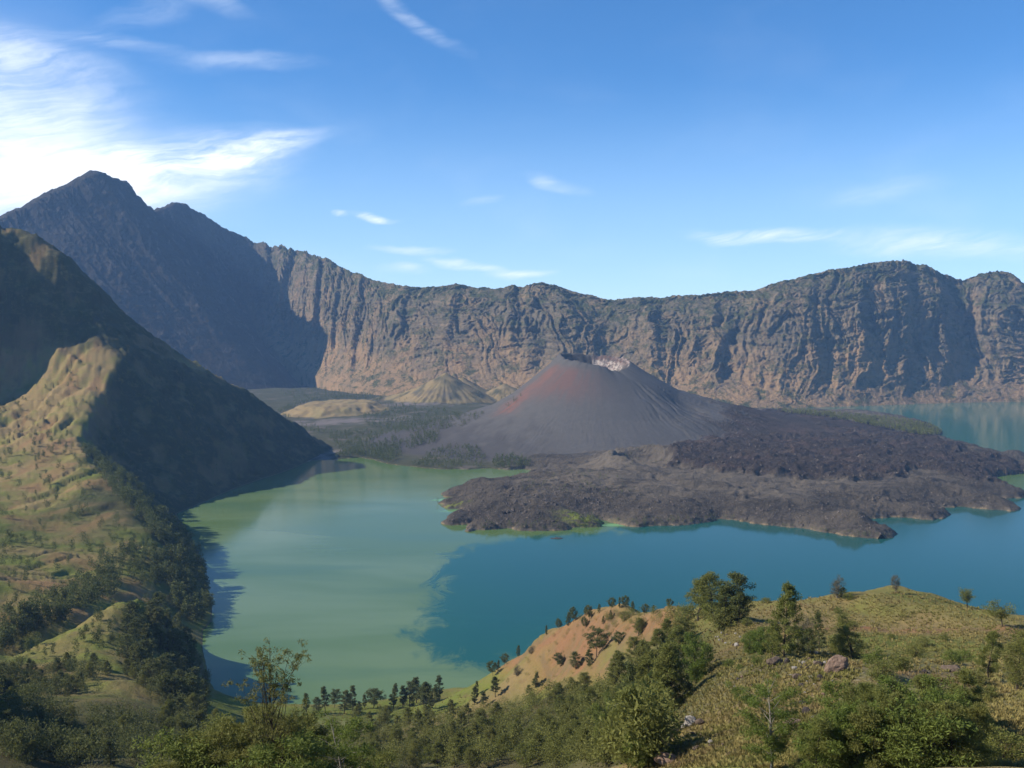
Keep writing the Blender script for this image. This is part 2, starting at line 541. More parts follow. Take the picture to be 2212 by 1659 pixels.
# ================================================================== LAND ROUND THE CONE
LAND = [(650, 1003), (673, 996), (714, 993), (741, 991), (774, 989), (804, 993), (833, 1002), (888, 1008), (934, 1013), (976, 1014), (1013, 1014), (1052, 1012), (1072, 1013), (1099, 1015.4), (1128, 1014), (1172, 1019), (1184.5, 1018.6), (1155, 1021), (1135.5, 1029), (1086, 1041), (1025, 1050), (976, 1058), (955, 1067), (959, 1073), (986, 1075), (976, 1084), (939, 1087.7), (971, 1091), (940, 1093.3), (974, 1098.7), (1000.7, 1101), (976, 1113), (954, 1127), (959, 1134), (988.4, 1135.5), (1020, 1131.5), (999.5, 1143), (1013, 1147.7), (1062, 1144), (1094, 1141.6), (1111, 1146.5), (1160, 1147), (1209, 1146.5), (1238.4, 1144), (1233.5, 1140), (1297, 1139), (1302, 1130.6), (1292, 1123), (1319, 1128), (1351, 1136.7), (1380.6, 1139), (1429, 1136.4), (1502.6, 1132.8), (1559, 1121.7), (1588, 1124), (1649.6, 1135), (1723, 1141.3), (1796.7, 1152.4), (1817, 1156), (1866, 1162), (1907.6, 1166), (1929.7, 1161), (1940.7, 1153), (1920, 1145), (1890, 1131.5), (1866, 1120.5), (1890, 1121), (1939.5, 1117), (1988.5, 1121.7), (2013, 1123), (2050, 1118), (2051, 1112), (2035, 1097), (2074, 1095), (2111, 1098.5), (2184.5, 1104.6), (2205, 1099.7), (2189.5, 1088.6), (2150, 1076), (2212, 1077), (2230, 1068), (2204, 1063), (2157.6, 1053), (2130.7, 1038.4), (2157.6, 1028.6), (2212, 1022.5), (2330, 1012), (2212, 1005), (2091, 1002), (2212, 996.7), (2330, 994), (2330, 988), (2212, 988), (2162.5, 987), (2135.5, 977), (2086.5, 965), (2050, 958.7), (2008, 946.5), (2035, 939), (2036, 931.8), (2013, 918.3), (1939.5, 904.8), (1866, 897.5), (1792.4, 891.3), (1731, 885.5), (1670, 885)]
LAND_P = dpoly(LAND) + [(1300, 6500), (300, 7200), (-400, 7600), (-1300, 9000), (-2600, 9900), (-3200, 8000), (-2200, 5600), (-1300, 4300)]
YOUNG_P = dpoly([(1288, 940), (1345, 925), (1420, 917), (1470, 900), (1540, 893), (1700, 893), (1790, 905), (1900, 925), (2000, 945), (2060, 960), (2160, 986), (2330, 987), (2330, 1012), (2130, 1032), (1990, 1020), (1870, 1040), (1700, 1035), (1560, 1028), (1452, 1012), (1462, 985), (1440, 958), (1400, 950), (1340, 948)], 45)
CONE_X, CONE_Y, CONE_R = 345.0, 4150.0, 143.0


def crater_rim(phi):
    a = np.array([-180, -135, -90, -45, 0, 20, 35, 60, 90, 135, 180])
    h = np.array([374, 382, 379, 357, 340, 319, 313, 322, 348, 365, 374])
    return np.interp(np.degrees(phi), a, h)


def cone_height(x, y):
    dx, dy = x - CONE_X, y - CONE_Y
    r = np.hypot(dx, dy)
    phi = np.arctan2(dx, -dy)
    rim = crater_rim(phi)
    lf = np.interp(r, [143, 200, 253, 344, 429, 590, 800, 1000, 1300, 1800], [379, 326, 283, 212, 163, 112, 52, 8, -50, -90])
    rt = np.interp(r, [143, 200, 266, 349, 480, 629, 800, 1100, 1500, 1900], [348, 312, 274, 226, 184, 148, 112, 68, 20, -40])
    fr = np.interp(r, [143, 200, 300, 450, 600, 720, 807, 900, 1200], [336, 300, 232, 137, 66, 25, 3, -12, -60])
    wf = sstep(np.cos(phi), -0.15, 0.95)
    wl = sstep(-np.sin(phi), -0.35, 0.35)
    side = lf * wl + rt * (1 - wl)
    z = fr * wf + side * (1 - wf)
    rimn = fbm(phi * 5, phi * 0 + 2, 4, 90) * 6
    top = np.where(np.abs(phi) < 10, 336 * wf + (379 * wl + 348 * (1 - wl)) * (1 - wf), 0)
    z = z + (rim - top) * np.exp(-np.clip(r - CONE_R, 0, None) / 110) + rimn * np.exp(-np.clip(r - CONE_R, 0, None) / 26)
    rim = rim + rimn
    # radial rills
    rl = ridged(phi * 34 + fbm(r / 110, phi * 4, 3, 91) * 0.9, r / 300, 4, 92, 0.6) * 1.6 * (0.5 + sstep(fbm(phi * 3, r / 200, 2, 93), -0.3, 0.5))
    grow = sstep(r, 190, 420) * (0.5 + 1.1 * sstep(np.degrees(phi), 10, 45))
    z = z + rl * grow * (0.35 + 0.5 * sstep(r, 380, 520) + 0.9 * sstep(np.degrees(phi), 10, 45))
    # dark gullies on the right front
    for ph, rr0, rr1, dep, wd in ((38, 215, 420, 7, 4.5), (45, 240, 460, 8, 5), (52, 300, 520, 8, 6), (58, 330, 520, 9, 6), (64, 350, 500, 8, 6), (30, 260, 480, 4, 4)):
        q = (np.radians(ph) - phi + fbm(r / 90, phi * 0, 2, int(ph)) * 0.04) * r / wd
        z = z - dep * np.exp(-q * q) * sstep(r, rr0, rr0 + 40) * (1 - sstep(r, rr1 - 60, rr1))
    # slump bowl on the right front
    bx, by = CONE_X + 395 * math.sin(R(60)), CONE_Y - 395 * math.cos(R(60))
    z = z - 20 * np.exp(-(((x - bx) / 75) ** 2 + ((y - by) / 75) ** 2))
    # crater
    inn = np.clip(CONE_R - r, 0, None)
    wall = rim - inn * 0.95 - 4 * (1 - np.exp(-inn / 6)) + ridged(phi * 9, r / 60, 3, 95) * 5 * sstep(inn, 3, 25)
    cz = np.maximum(wall, 268 + fbm(x / 30, y / 30, 3, 97) * 5)
    return np.where(r < CONE_R, cz, z), r, phi


def smax(a, b, k):
    h = np.clip(0.5 + 0.5 * (a - b) / k, 0, 1)
    return b + (a - b) * h + k * h * (1 - h)


def land_height(x, y):
    d = sdist(x, y, LAND_P) + fbm(x / 40, y / 40, 4, 101) * 9
    val = sstep(-x - 0.0 * y, -140, 120) * sstep(y, 3150, 3450)     # valley and forest side
    val = np.maximum(val, sstep(y, 5300, 5900))
    inland = np.clip(d, 0, None)
    lava = 9 * (1 - np.exp(-inland / 9)) + 36 * (1 - np.exp(-np.clip(inland - 15, 0, None) / 170))
    # lobes along the flow direction
    lobes = fbm(x / 260, y / 90, 4, 111)
    lava = lava + (lobes * 12 + ridged(x / 170 + fbm(x / 200, y / 200, 2, 117), y / 60, 3, 115) * 6.5) * sstep(inland, 10, 90)
    vz = 3 * (1 - np.exp(-inland / 12)) + np.clip(inland - 30, 0, None) * 0.032 + fbm(x / 160, y / 160, 4, 121) * 5 * sstep(inland, 20, 160)
    base = lava * (1 - val) + vz * val
    young = sdist(x, y, YOUNG_P) + fbm(x / 60, y / 60, 4, 131) * 45
    yy = sstep(young, -8, 26)
    base = base + yy * (11 + fbm(x / 90, y / 60, 3, 133) * 6)
    rough = (1 - val) * sstep(inland, 2, 20)
    rc = np.hypot(x - CONE_X, y - CONE_Y)
    blocks = ridged(rc / 58 + fbm(x / 150, y / 150, 3, 139) * 1.5, (x - y * 0.4) / 320, 3, 140) * 4.5 + np.abs(pnoise(x / 19, y / 15, 141)) * 4 + np.abs(pnoise(x / 8.5, y / 8, 143)) * 3.4 + fbm(x / 40, y / 30, 4, 145) * 6
    smoothness = sstep(fbm(x / 260, y / 110, 3, 151), -0.15, 0.3) * (1 - yy) * sstep(d, 60, 200)
    base = base + rough * blocks * (0.55 + 0.45 * yy) * (1 - 0.75 * smoothness)
    cz, r, phi = cone_height(x, y)
    z = smax(cz, base, 14)
    z = np.where(r < CONE_R * 1.9, cz, z)
    # blocky lava also reaches up between cone and flow
    conew = sstep(cz - base, -4, 10)
    # old scoria ring with a breached bowl in front of the cone
    rx, ry, _ = at(1392, 985, 3190)
    q = np.hypot((x - rx) / 1.0, (y - ry) / 1.15)
    ring = 34 * np.exp(-((q - 105) / np.where(q < 105, 20, 55)) ** 2)
    pa = np.arctan2(x - rx, -(y - ry))
    ring = ring * (1 - 0.9 * np.exp(-((pa - 0.15) / 0.75) ** 2))
    z = z + ring - 14 * np.exp(-(q / 75) ** 2)
    # dry grass mound, grassy cones and knolls at the head of the valley
    bump = np.zeros_like(x)
    mx = -990
    qq = np.sqrt(((x - mx) / 300) ** 2 + ((y - 5560) / 400) ** 2) + fbm(x / 120, y / 120, 3, 161) * 0.12
    bump = np.maximum(bump, 42 * (1 - sstep(qq, 0.55, 1.0)) + fbm(x / 70, y / 110, 3, 163) * 6 * (1 - sstep(qq, 0.6, 0.95)))
    tz = np.full_like(x, -99.0)
    for px, Y, top, sl, sy in ((962, 6120, 226, 0.64, 1.0), (925, 6150, 165, 0.50, 1.2), (885, 6180, 112, 0.36, 1.3), (1000, 6320, 190, 0.66, 1.0), (1090, 6300, 150, 0.55, 0.9), (850, 6240, 84, 0.27, 1.4)):
        X0 = (px - CX) / F * Y
        ph = np.arctan2(x - X0, -(y - Y))
        rr = np.minimum(np.hypot(x - X0, (y - Y) * sy), 900)
        h = top - sl * rr * (1 - 0.00045 * rr) + ridged(ph * 7, rr / 300, 3, 171) * 5 * sstep(rr, 15, 110)
        tz = np.maximum(tz, h)
    z2 = smax(z + bump, np.where(r < 600, -99.0, tz), 10)
    under = -4 - np.clip(-d, 0, 400) * 0.11
    out = np.where(d > 0, z2 + 0.4, under)
    return np.clip(out, -49, None), d, val, yy, conew, r, phi, qq, tz - z, rough * (1 - conew), smoothness


def land_material():
    m, t = material('volcanic_ground')
    P = t.obj()
    n1 = t.noise(P, 0.008, 6, 0.6)
    n2 = t.noise(P, 0.05, 6, 0.65)
    n3 = t.noise(P, 0.18, 4, 0.6)
    # older lava: grey-brown with pale rubble
    old = t.mix(n2, (0.036, 0.030, 0.024), (0.098, 0.080, 0.060))
    old = t.mix(t.smooth(n3, 0.60, 0.72, 0, 0.7), old, (0.26, 0.22, 0.18))
    old = t.mix(t.smooth(n1, 0.45, 0.60, 0, 0.55), old, (0.122, 0.098, 0.070))
    old = t.mix(t.attr('ash_smooth'), old, t.mix(n2, (0.098, 0.080, 0.060), (0.150, 0.122, 0.088)))
    young = t.mix(n2, (0.026, 0.021, 0.019), (0.072, 0.054, 0.043))
    young = t.mix(t.smooth(n1, 0.5, 0.68, 0, 0.5), young, (0.105, 0.066, 0.050))
    young = t.mix(t.smooth(n3, 0.62, 0.72, 0, 0.45), young, (0.17, 0.14, 0.12))
    band = t.noise(t.scale(P, 0.0035, 0.022, 0.02), 1.0, 6, 0.65, 0.9)
    old = t.mix(t.smooth(band, 0.52, 0.64, 0, 0.65), old, (0.040, 0.034, 0.028))
    young = t.mix(t.smooth(band, 0.54, 0.66, 0, 0.5), young, (0.094, 0.076, 0.060))
    col = t.mix(t.attr('young'), old, young)
    # cone ash
    cone = t.mix(n2, (0.066, 0.061, 0.056), (0.110, 0.100, 0.090))
    rill = t.attr('rill')
    cone = t.mix(t.smooth(rill, 0.3, 0.8, 0.0, 0.55), cone, (0.062, 0.058, 0.060))
    red = t.mix(n2, (0.140, 0.064, 0.044), (0.200, 0.090, 0.060))
    cone = t.mix(t.attr('red'), cone, red)
    brown = t.mix(n2, (0.105, 0.062, 0.050), (0.138, 0.082, 0.066))
    cone = t.mix(t.attr('brown'), cone, brown)
    col = t.mix(t.attr('cone'), col, cone)
    pale = t.mix(t.smooth(n3, 0.4, 0.6), (0.20, 0.13, 0.11), (0.46, 0.40, 0.33))
    col = t.mix(t.attr('pale'), col, pale)
    col = t.mix(t.attr('dark'), col, (0.054, 0.048, 0.044))
    # valley floor
    scrub = t.mix(n2, (0.030, 0.034, 0.016), (0.080, 0.074, 0.036))
    scrub = t.mix(t.smooth(n1, 0.54, 0.66), scrub, (0.105, 0.088, 0.066))
    col = t.mix(t.attr('valley'), col, scrub)
    dry = t.mix(n2, (0.19, 0.135, 0.062), (0.27, 0.195, 0.09))
    dry = t.mix(t.smooth(n1, 0.45, 0.65, 0, 0.6), dry, (0.20, 0.165, 0.07))
    col = t.mix(t.attr('dry'), col, dry)
    col = t.mix(t.attr('wash'), col, (0.15, 0.125, 0.11))
    # pale dried rim on the shore and mossy bits
    shore = t.attr('shore')
    col = t.mix(t.math('MULTIPLY', t.smooth(shore, 6.5, 1.0), t.smooth(n2, 0.47, 0.60, 0, 0.8)), col, (0.20, 0.145, 0.08))
    col = t.mix(t.attr('moss'), col, t.mix(n2, (0.13, 0.16, 0.02), (0.20, 0.22, 0.03)))
    bs = t.math('ADD', t.math('MULTIPLY', t.noise(P, 0.12, 6, 0.7), 1.0), t.math('MULTIPLY', t.noise(P, 0.4, 3, 0.6), 0.3))
    bs = t.math('MULTIPLY', bs, t.math('ADD', t.attr('rough'), 0.12))
    p = t.principled(col, 0.95, 0.12, t.bump(bs, 1.0, 9.0))
    t.out(p.outputs[0])
    return m


def build_land():
    na, nr = 1150, 820
    az = np.linspace(math.tan(R(-31)), math.tan(R(38)), na)
    Y = np.exp(np.linspace(math.log(2220), math.log(8900), nr))
    A, YY = np.meshgrid(az, Y)
    X = A * YY
    Z, d, val, yy, cw, r, phi, qq, tg, rough, smo = land_height(X, YY)
    deg = np.degrees(phi)
    redc = -62 + fbm(r / 60, deg / 20, 3, 201) * 5
    red = np.exp(-((deg - redc) / np.interp(r, [143, 250, 430, 520], [7, 9, 7, 4])) ** 2) * sstep(r, 165, 205) * (1 - sstep(r, 400, 500)) * (0.75 + fbm(deg / 3, r / 200, 3, 203) * 0.5)
    brown = np.exp(-((deg + 34) / 30) ** 2) * sstep(r, 160, 205) * (1 - sstep(r, 260, 400)) * np.clip(0.95 + fbm(deg / 4, r / 150, 4, 205) * 0.8, 0, 1) * 1.2
    inside = (r < CONE_R + 2)
    pale = inside * sstep(deg, 92, 112) * 1.0 * (1 - sstep(deg, 190, 200)) * sstep(CONE_R - r, 2, 14)
    pale = np.maximum(pale, inside * sstep(deg, 70, 92) * 0.8 * (1 - sstep(deg, 170, 180)))
    pale = pale * np.clip(0.9 + fbm(deg / 9, r / 12, 3, 206) * 0.9, 0, 1)
    pale0 = pale.copy()
    pale = pale * sstep(CONE_R - r + fbm(deg / 5, r / 9, 3, 208) * 10, 14, 30)
    pale = np.maximum(pale, inside * (r > CONE_R - 6) * sstep(deg, 60, 80) * (1 - sstep(deg, 120, 150)) * 0.8)
    dark = inside * sstep(CONE_R - r, 0, 10) * (1 - np.clip(pale0 * 1.3, 0, 1))
    rill = sstep(ridged(phi * 34 + fbm(r / 160, phi * 3, 2, 91) * 0.5, r / 420, 3, 92), 0.9, -0.6) * sstep(r, 180, 320) * sstep(np.abs(deg), 100, 60) * 0.65
    conev = np.clip(cw, 0, 1)
    rill = np.maximum(rill * 1.25, 0.5 * sstep(fbm(deg / 1.6 + fbm(r / 90, deg / 9, 2, 209), r / 260, 4, 210, 0.6), 0.0, 0.7) * sstep(r, 170, 260))
    slump = np.exp(-(((r - 400) / 90) ** 2 + ((deg - 58) / 13) ** 2))
    rill = np.clip(rill + slump * sstep(pnoise(deg / 2.0, r / 160, 207), -0.1, 0.3), 0, 1)
    flow = sstep(r + fbm(X / 70, YY / 70, 4, 216) * 110, 450, 640) * sstep(deg, 30, 62) * (1 - sstep(deg, 150, 175))
    conev = conev * (1 - 0.9 * flow)
    rough = np.maximum(rough, flow * 0.8)
    lowcone = conev * sstep(r + fbm(X / 60, YY / 60, 4, 217) * 130, 460, 680) * sstep(-deg, 5, 40)
    dry = np.clip(1 - sstep(qq, 0.92, 1.02), 0, 1)
    dry = np.maximum(dry, sstep(tg, 2, 14) * np.clip(0.8 + fbm(X / 90, YY / 120, 4, 211) * 1.2, 0.1, 1))
    # the grassy cones lie against the wall: valley forest ground elsewhere
    px, py = project(X, YY, Z)
    wash = np.exp(-(((X + 900) / 330) ** 2 + ((YY - 4930 - (X + 900) * 0.2) / 130) ** 2)) * 1.6
    wash = np.maximum(wash, np.exp(-(((X + 560) / 170) ** 2 + ((YY - 5850) / 150) ** 2)) * 1.2)
    wash = np.maximum(wash, sstep(-(X + 640), 0, 40) * (1 - sstep(YY, 3720, 3950)) * 1.0)
    wash = np.clip(wash * (0.8 + fbm(X / 70, YY / 70, 3, 213)), 0, 1) * (1 - dry)
    tan = 0
    valley = val * (1 - conev)
    bx, by, _ = atz(1262, 1130, 3)
    moss = np.exp(-(((X - bx) / 52) ** 2 + ((YY - by) / 34) ** 2)) * 1.5
    bx, by, _ = atz(985, 1096, 1)
    moss = np.maximum(moss, 0.8 * np.exp(-(((X - bx) / 45) ** 2 + ((YY - by) / 9) ** 2)))
    moss = np.clip(moss * sstep(fbm(X / 18, YY / 14, 3, 215), -0.35, 0.15), 0, 1)
    # tan ash apron between cone and old flow
    rx, ry, _ = at(1370, 985, 3190)
    apron = np.exp(-(((X - rx + 60) / 230) ** 2 + ((YY - ry + 20) / 190) ** 2)) * 1.3 * (1 - yy)
    plateau = sstep(d, 110, 260) * (1 - yy) * np.clip(0.75 + fbm(X / 120, YY / 60, 4, 218) * 1.1, 0, 1)
    smo = np.clip(np.maximum(np.maximum(smo, plateau) * (1 - yy) * 0.85 * sstep(d, 90, 200), apron), 0, 1)
    global LAND_GRID
    LAND_GRID = (az, Y, Z, d, val, conev, dry, qq, wash, rough)
    return grid_mesh('volcano_ground', X, YY, Z, land_material(), dict(young=yy, cone=conev, red=np.clip(red, 0, 1), brown=np.clip(np.maximum(brown * 0.85, inside * np.clip(pale0, 0, 1) * sstep(CONE_R - r, 40, 14)), 0, 1), pale=np.clip(pale, 0, 1), dark=np.maximum(dark, lowcone * 0.75), rill=rill, valley=valley, dry=dry, wash=wash, shore=np.clip(d, -5, 60), moss=moss, rough=np.clip(rough * (1 - 0.6 * smo), 0, 1), ash_smooth=smo))


build_land()


# ================================================================== NEAR SLOPES (left spur, forested slope, right-hand hill)
near_pts = []


def NP(*pts):
    for p in pts:
        near_pts.append(at(*p))


def NW(*pts):
    near_pts.extend(pts)


def line(pts, n):
    P = np.array([at(*p) for p in pts])
    s = np.r_[0, np.cumsum(np.linalg.norm(np.diff(P, axis=0), axis=1))]
    for q in np.linspace(0, s[-1], n):
        near_pts.append(tuple(np.interp(q, s, P[:, k]) for k in range(3)))


# left shoreline, z = 0
SHORE = [(700, 985), (668, 996), (640, 1009), (600, 1024), (560, 1036), (500, 1058), (440, 1085), (380, 1110), (405, 1150), (428, 1190), (440, 1230), (446, 1265), (458, 1300), (458, 1345), (438, 1360), (437, 1400), (445, 1440), (455, 1480), (478, 1508), (560, 1520), (640, 1521), (700, 1522), (770, 1520), (840, 1510), (900, 1500), (960, 1494), (1010, 1494), (1046, 1494)]
_s = np.array([atz(*p, 0.0)[:2] for p in SHORE])
_l = np.r_[0, np.cumsum(np.hypot(*np.diff(_s, axis=0).T))]
for q in np.linspace(0, _l[-1], 110):
    near_pts.append((np.interp(q, _l, _s[:, 0]), np.interp(q, _l, _s[:, 1]), 0.0))
# lake bed
for p in SHORE[4:-1:2]:
    x, y, _ = atz(*p, 0.0)
    near_pts.append((x + 110, y + 60, -38))
NW((150, 1350, -2), (400, 1330, -2), (800, 1300, -2), (1300, 1200, -2), (150, 1500, -40), (500, 1480, -40), (1000, 1450, -40), (0, 1700, -45), (-200, 2300, -45), (400, 2600, -45), (1500, 2000, -45), (-300, 3300, -45), (-560, 3900, -30), (-450, 4300, -20), (0, 4200, -45), (1200, 3000, -45), (2500, 2500, -45), (2500, 1500, -30))
# spur: far ridge outline falling to its tip
line([(60, 500, 3300), (130, 542, 3310), (190, 610, 3300), (250, 682, 3290), (320, 727, 3380), (400, 777, 3480), (470, 812, 3590), (530, 842, 3690), (590, 884, 3820), (640, 921, 3930), (680, 950, 4020), (706, 966, 4070)], 15)
# terminator crest (sunlit side to its left)
line([(168, 958, 2500), (205, 1000, 2340), (260, 1040, 2230), (290, 1080, 2090), (275, 1105, 1960), (310, 1140, 1860), (345, 1185, 1760)], 9)
_c = np.array([at(*p_) for p_ in ((262, 773, 2980), (250, 800, 2920), (235, 830, 2860), (212, 855, 2790), (192, 882, 2720), (180, 920, 2610), (168, 958, 2500), (186, 980, 2420))])
_cl = np.r_[0, np.cumsum(np.linalg.norm(np.diff(_c, axis=0), axis=1))]
for q in np.linspace(0, _cl[-1], 26):
    x, y, z = (np.interp(q, _cl, _c[:, k]) for k in range(3))
    x += 7 * math.sin(q * 0.11)
    near_pts.extend([(x, y, z), (x + 11, y + 2, z - 15), (x + 40, y + 6, z - 50), (x - 13, y - 5, z - 3)])
for p_ in ((230, 1020, 2290), (275, 1060, 2170), (290, 1085, 2080), (300, 1130, 1880), (340, 1180, 1770)):
    x, y, z = at(*p_)
    near_pts.append((x + 34, y + 8, z - 22))
# sunlit fan falling to the left
NP((120, 780, 2960), (60, 830, 2930), (0, 872, 2850), (120, 850, 2810), (60, 920, 2660), (0, 960, 2500), (100, 980, 2430), (50, 1010, 2330), (0, 1040, 2200), (130, 1000, 2390), (100, 1060, 2130), (0, 1100, 1980))
# dark flank of the high shoulder
NP((0, 500, 3360), (0, 560, 3180), (60, 560, 3220), (0, 650, 3070), (80, 640, 3110), (160, 640, 3190), (0, 760, 2990), (80, 730, 3030), (170, 720, 3080), (120, 545, 3270))
NW((-1760, 3020, 815), (-1860, 3180, 915), (-1800, 2780, 560), (-1820, 2600, 420), (-2150, 3000, 1040), (-1960, 3300, 1010), (-2200, 3500, 1000), (-1900, 2350, 260), (-1450, 2200, 140), (-2600, 3200, 900), (-2300, 2500, 450), (-2300, 3900, 900))  # unseen ground off-frame left, with a ridge added to shade this flank
NP((60, 505, 3420))
NW((-1700, 3700, 420), (-1500, 3900, 180), (-1250, 4100, 40), (-1900, 4100, 200), (-1000, 4250, 5), (-800, 4250, -3))
# lower left slope
NP((0, 1150, 1720), (100, 1150, 1800), (180, 1120, 1900), (250, 1170, 1780), (100, 1210, 1590), (0, 1220, 1500), (200, 1230, 1570), (320, 1250, 1600), (380, 1240, 1700), (0, 1300, 1290), (100, 1290, 1330), (210, 1290, 1400), (300, 1268, 1520), (390, 1290, 1620), (60, 1330, 1230), (160, 1320, 1290))
# grassy spur with the dark grove on its right: its crest, and the gully behind it
line([(0, 1425, 1010), (60, 1395, 1060), (120, 1370, 1105), (180, 1340, 1150), (230, 1310, 1190), (262, 1294, 1215), (295, 1292, 1235), (325, 1304, 1270)], 9)
for px, py, Y, dz in ((20, 1420, 1085, -22), (90, 1385, 1150, -26), (160, 1352, 1215, -30), (225, 1316, 1265, -34), (280, 1300, 1330, -30)):
    x, y, z = at(px, py, Y)
    near_pts.append((x, y, z + dz))
NP((285, 1340, 1180), (300, 1390, 1110), (330, 1430, 1110), (380, 1450, 1180), (400, 1380, 1390), (350, 1320, 1350), (430, 1340, 1560), (240, 1360, 1110), (230, 1420, 1000), (120, 1420, 985), (60, 1460, 900), (0, 1490, 840), (200, 1470, 900), (0, 1540, 740), (80, 1520, 780))
# two hillocks
line([(190, 1485, 870), (235, 1468, 880), (285, 1470, 900), (310, 1480, 920)], 4)
line([(110, 1530, 745), (170, 1512, 755), (240, 1508, 770), (300, 1514, 790), (345, 1530, 815)], 6)
NP((240, 1540, 720), (330, 1560, 745), (180, 1560, 680), (100, 1580, 640), (280, 1590, 655), (380, 1580, 740), (30, 1600, 590), (200, 1640, 560), (90, 1650, 520), (350, 1640, 580), (0, 1659, 490), (420, 1500, 1080), (430, 1560, 830), (480, 1600, 720), (560, 1600, 760), (480, 1659, 520))
NW((-415, 610, 315), (-425, 540, 330), (-460, 690, 240), (-400, 460, 330), (-500, 800, 240), (-520, 600, 370), (-660, 900, 240), (-780, 1200, 200), (-900, 1500, 130), (-1150, 1900, 150), (-800, 700, 520), (-1500, 1500, 260), (-1300, 900, 420))  # unseen ground off-frame left, nearest ridge shaped to shade the bottom-left hollow
# forested slope below the camera
NP((560, 1560, 950), (700, 1560, 1000), (640, 1600, 760), (800, 1545, 1090), (900, 1530, 1120), (980, 1515, 1170), (740, 1590, 830), (860, 1600, 790), (640, 1659, 520), (800, 1659, 520), (1000, 1659, 470), (1000, 1590, 700), (960, 1550, 940), (1060, 1560, 800), (1120, 1620, 560), (1200, 1659, 400), (1200, 1570, 630), (1290, 1610, 470))
# orange ridge running down to the lake
line([(1046, 1494, 1270), (1080, 1462, 1200), (1130, 1412, 1100), (1165, 1372, 1020), (1205, 1356, 950), (1250, 1332, 890), (1290, 1318, 850), (1335, 1309, 800), (1362, 1316, 770), (1395, 1326, 700), (1430, 1312, 650), (1462, 1306, 620), (1500, 1308, 580), (1560, 1318, 500), (1605, 1300, 490), (1650, 1297, 490), (1700, 1300, 490), (1750, 1297, 490), (1800, 1300, 490), (1840, 1300, 500), (1880, 1286, 500), (1920, 1278, 500), (1970, 1277, 495), (2040, 1290, 480), (2100, 1306, 460), (2160, 1320, 440), (2212, 1336, 420), (2300, 1350, 400)], 40)
NP((1300, 1390, 790), (1230, 1420, 860), (1150, 1460, 1000), (1100, 1500, 1040), (1180, 1490, 860), (1250, 1470, 760), (1330, 1400, 690), (1390, 1390, 640), (1420, 1360, 600), (1360, 1460, 590), (1260, 1520, 650), (1150, 1530, 800), (1420, 1430, 520), (1400, 1500, 450), (1440, 1540, 330), (1380, 1570, 400))
# far side of that ridge
for px, py, Y in ((1130, 1412, 1100), (1205, 1356, 950), (1290, 1318, 850), (1335, 1309, 800), (1430, 1312, 650), (1560, 1318, 500), (1700, 1300, 490), (1850, 1300, 500), (1960, 1277, 495), (2100, 1306, 460), (2250, 1345, 410)):
    x, y, z = at(px, py, Y)
    near_pts.append((x + 40, y + 110, z - 75))
    near_pts.append((x + 90, y + 300, max(z - 200, 20)))
# right-hand hill, face towards the camera
NP((1640, 1325, 440), (1560, 1350, 400), (1500, 1370, 440), (1600, 1400, 330), (1720, 1350, 400), (1800, 1340, 420), (1900, 1330, 420), (2000, 1330, 415), (2100, 1355, 380), (2212, 1390, 340), (1700, 1390, 330), (1820, 1390, 330), (1950, 1390, 325), (2080, 1410, 300), (2212, 1440, 265), (1880, 1430, 270), (2000, 1440, 260), (2120, 1470, 235))
line([(1560, 1460, 268), (1620, 1438, 250), (1690, 1418, 240), (1750, 1410, 236), (1810, 1415, 228), (1860, 1432, 220), (1930, 1450, 210), (2010, 1460, 205), (2100, 1480, 195), (2212, 1500, 180)], 10)
NP((1540, 1430, 300), (1480, 1450, 350), (1600, 1470, 225), (1700, 1460, 205), (1800, 1460, 200), (1560, 1520, 196), (1500, 1540, 205), (1470, 1580, 190), (1440, 1620, 172), (1425, 1659, 165), (1400, 1659, 215), (1380, 1620, 290), (1640, 1520, 180), (1720, 1530, 170), (1560, 1580, 165), (1640, 1590, 150), (1560, 1640, 142), (1700, 1659, 126), (1800, 1540, 160), (1900, 1530, 160), (1900, 1600, 135), (2050, 1560, 145), (2212, 1560, 142), (2050, 1640, 115), (2212, 1659, 100), (1850, 1659, 118))
# ground nearer than the frame's lower edge
NW((0, 0, 458.2), (20, 30, 446), (-20, 30, 446), (0, 60, 431), (60, 70, 428), (-60, 60, 428), (0, 110, 405), (50, 110, 405), (100, 90, 417), (-60, 110, 398), (-35, 130, 395), (-20, 180, 360), (-80, 180, 360), (-150, 180, 370), (0, 260, 318), (-80, 280, 308), (-180, 280, 320), (-280, 300, 350), (-320, 180, 410), (0, 340, 290), (-80, 380, 276), (-180, 400, 268), (250, 100, 425), (320, 250, 385), (400, 350, 350), (600, 500, 300), (900, 600, 280), (700, 250, 420), (1200, 900, 150), (0, -100, 490), (300, -50, 480), (-300, 0, 480), (-500, 300, 480), (900, 100, 450), (1400, 500, 300))
near_model = rbf_fit(near_pts)
ORANGE_P = [at(*p)[:2] for p in ((1040, 1500, 1250), (1130, 1412, 1105), (1205, 1356, 955), (1290, 1318, 855), (1335, 1309, 805), (1395, 1326, 700), (1470, 1305, 625), (1480, 1330, 560), (1400, 1360, 600), (1350, 1400, 670), (1310, 1430, 700), (1330, 1460, 620), (1260, 1500, 690), (1180, 1500, 830), (1110, 1505, 1010))]


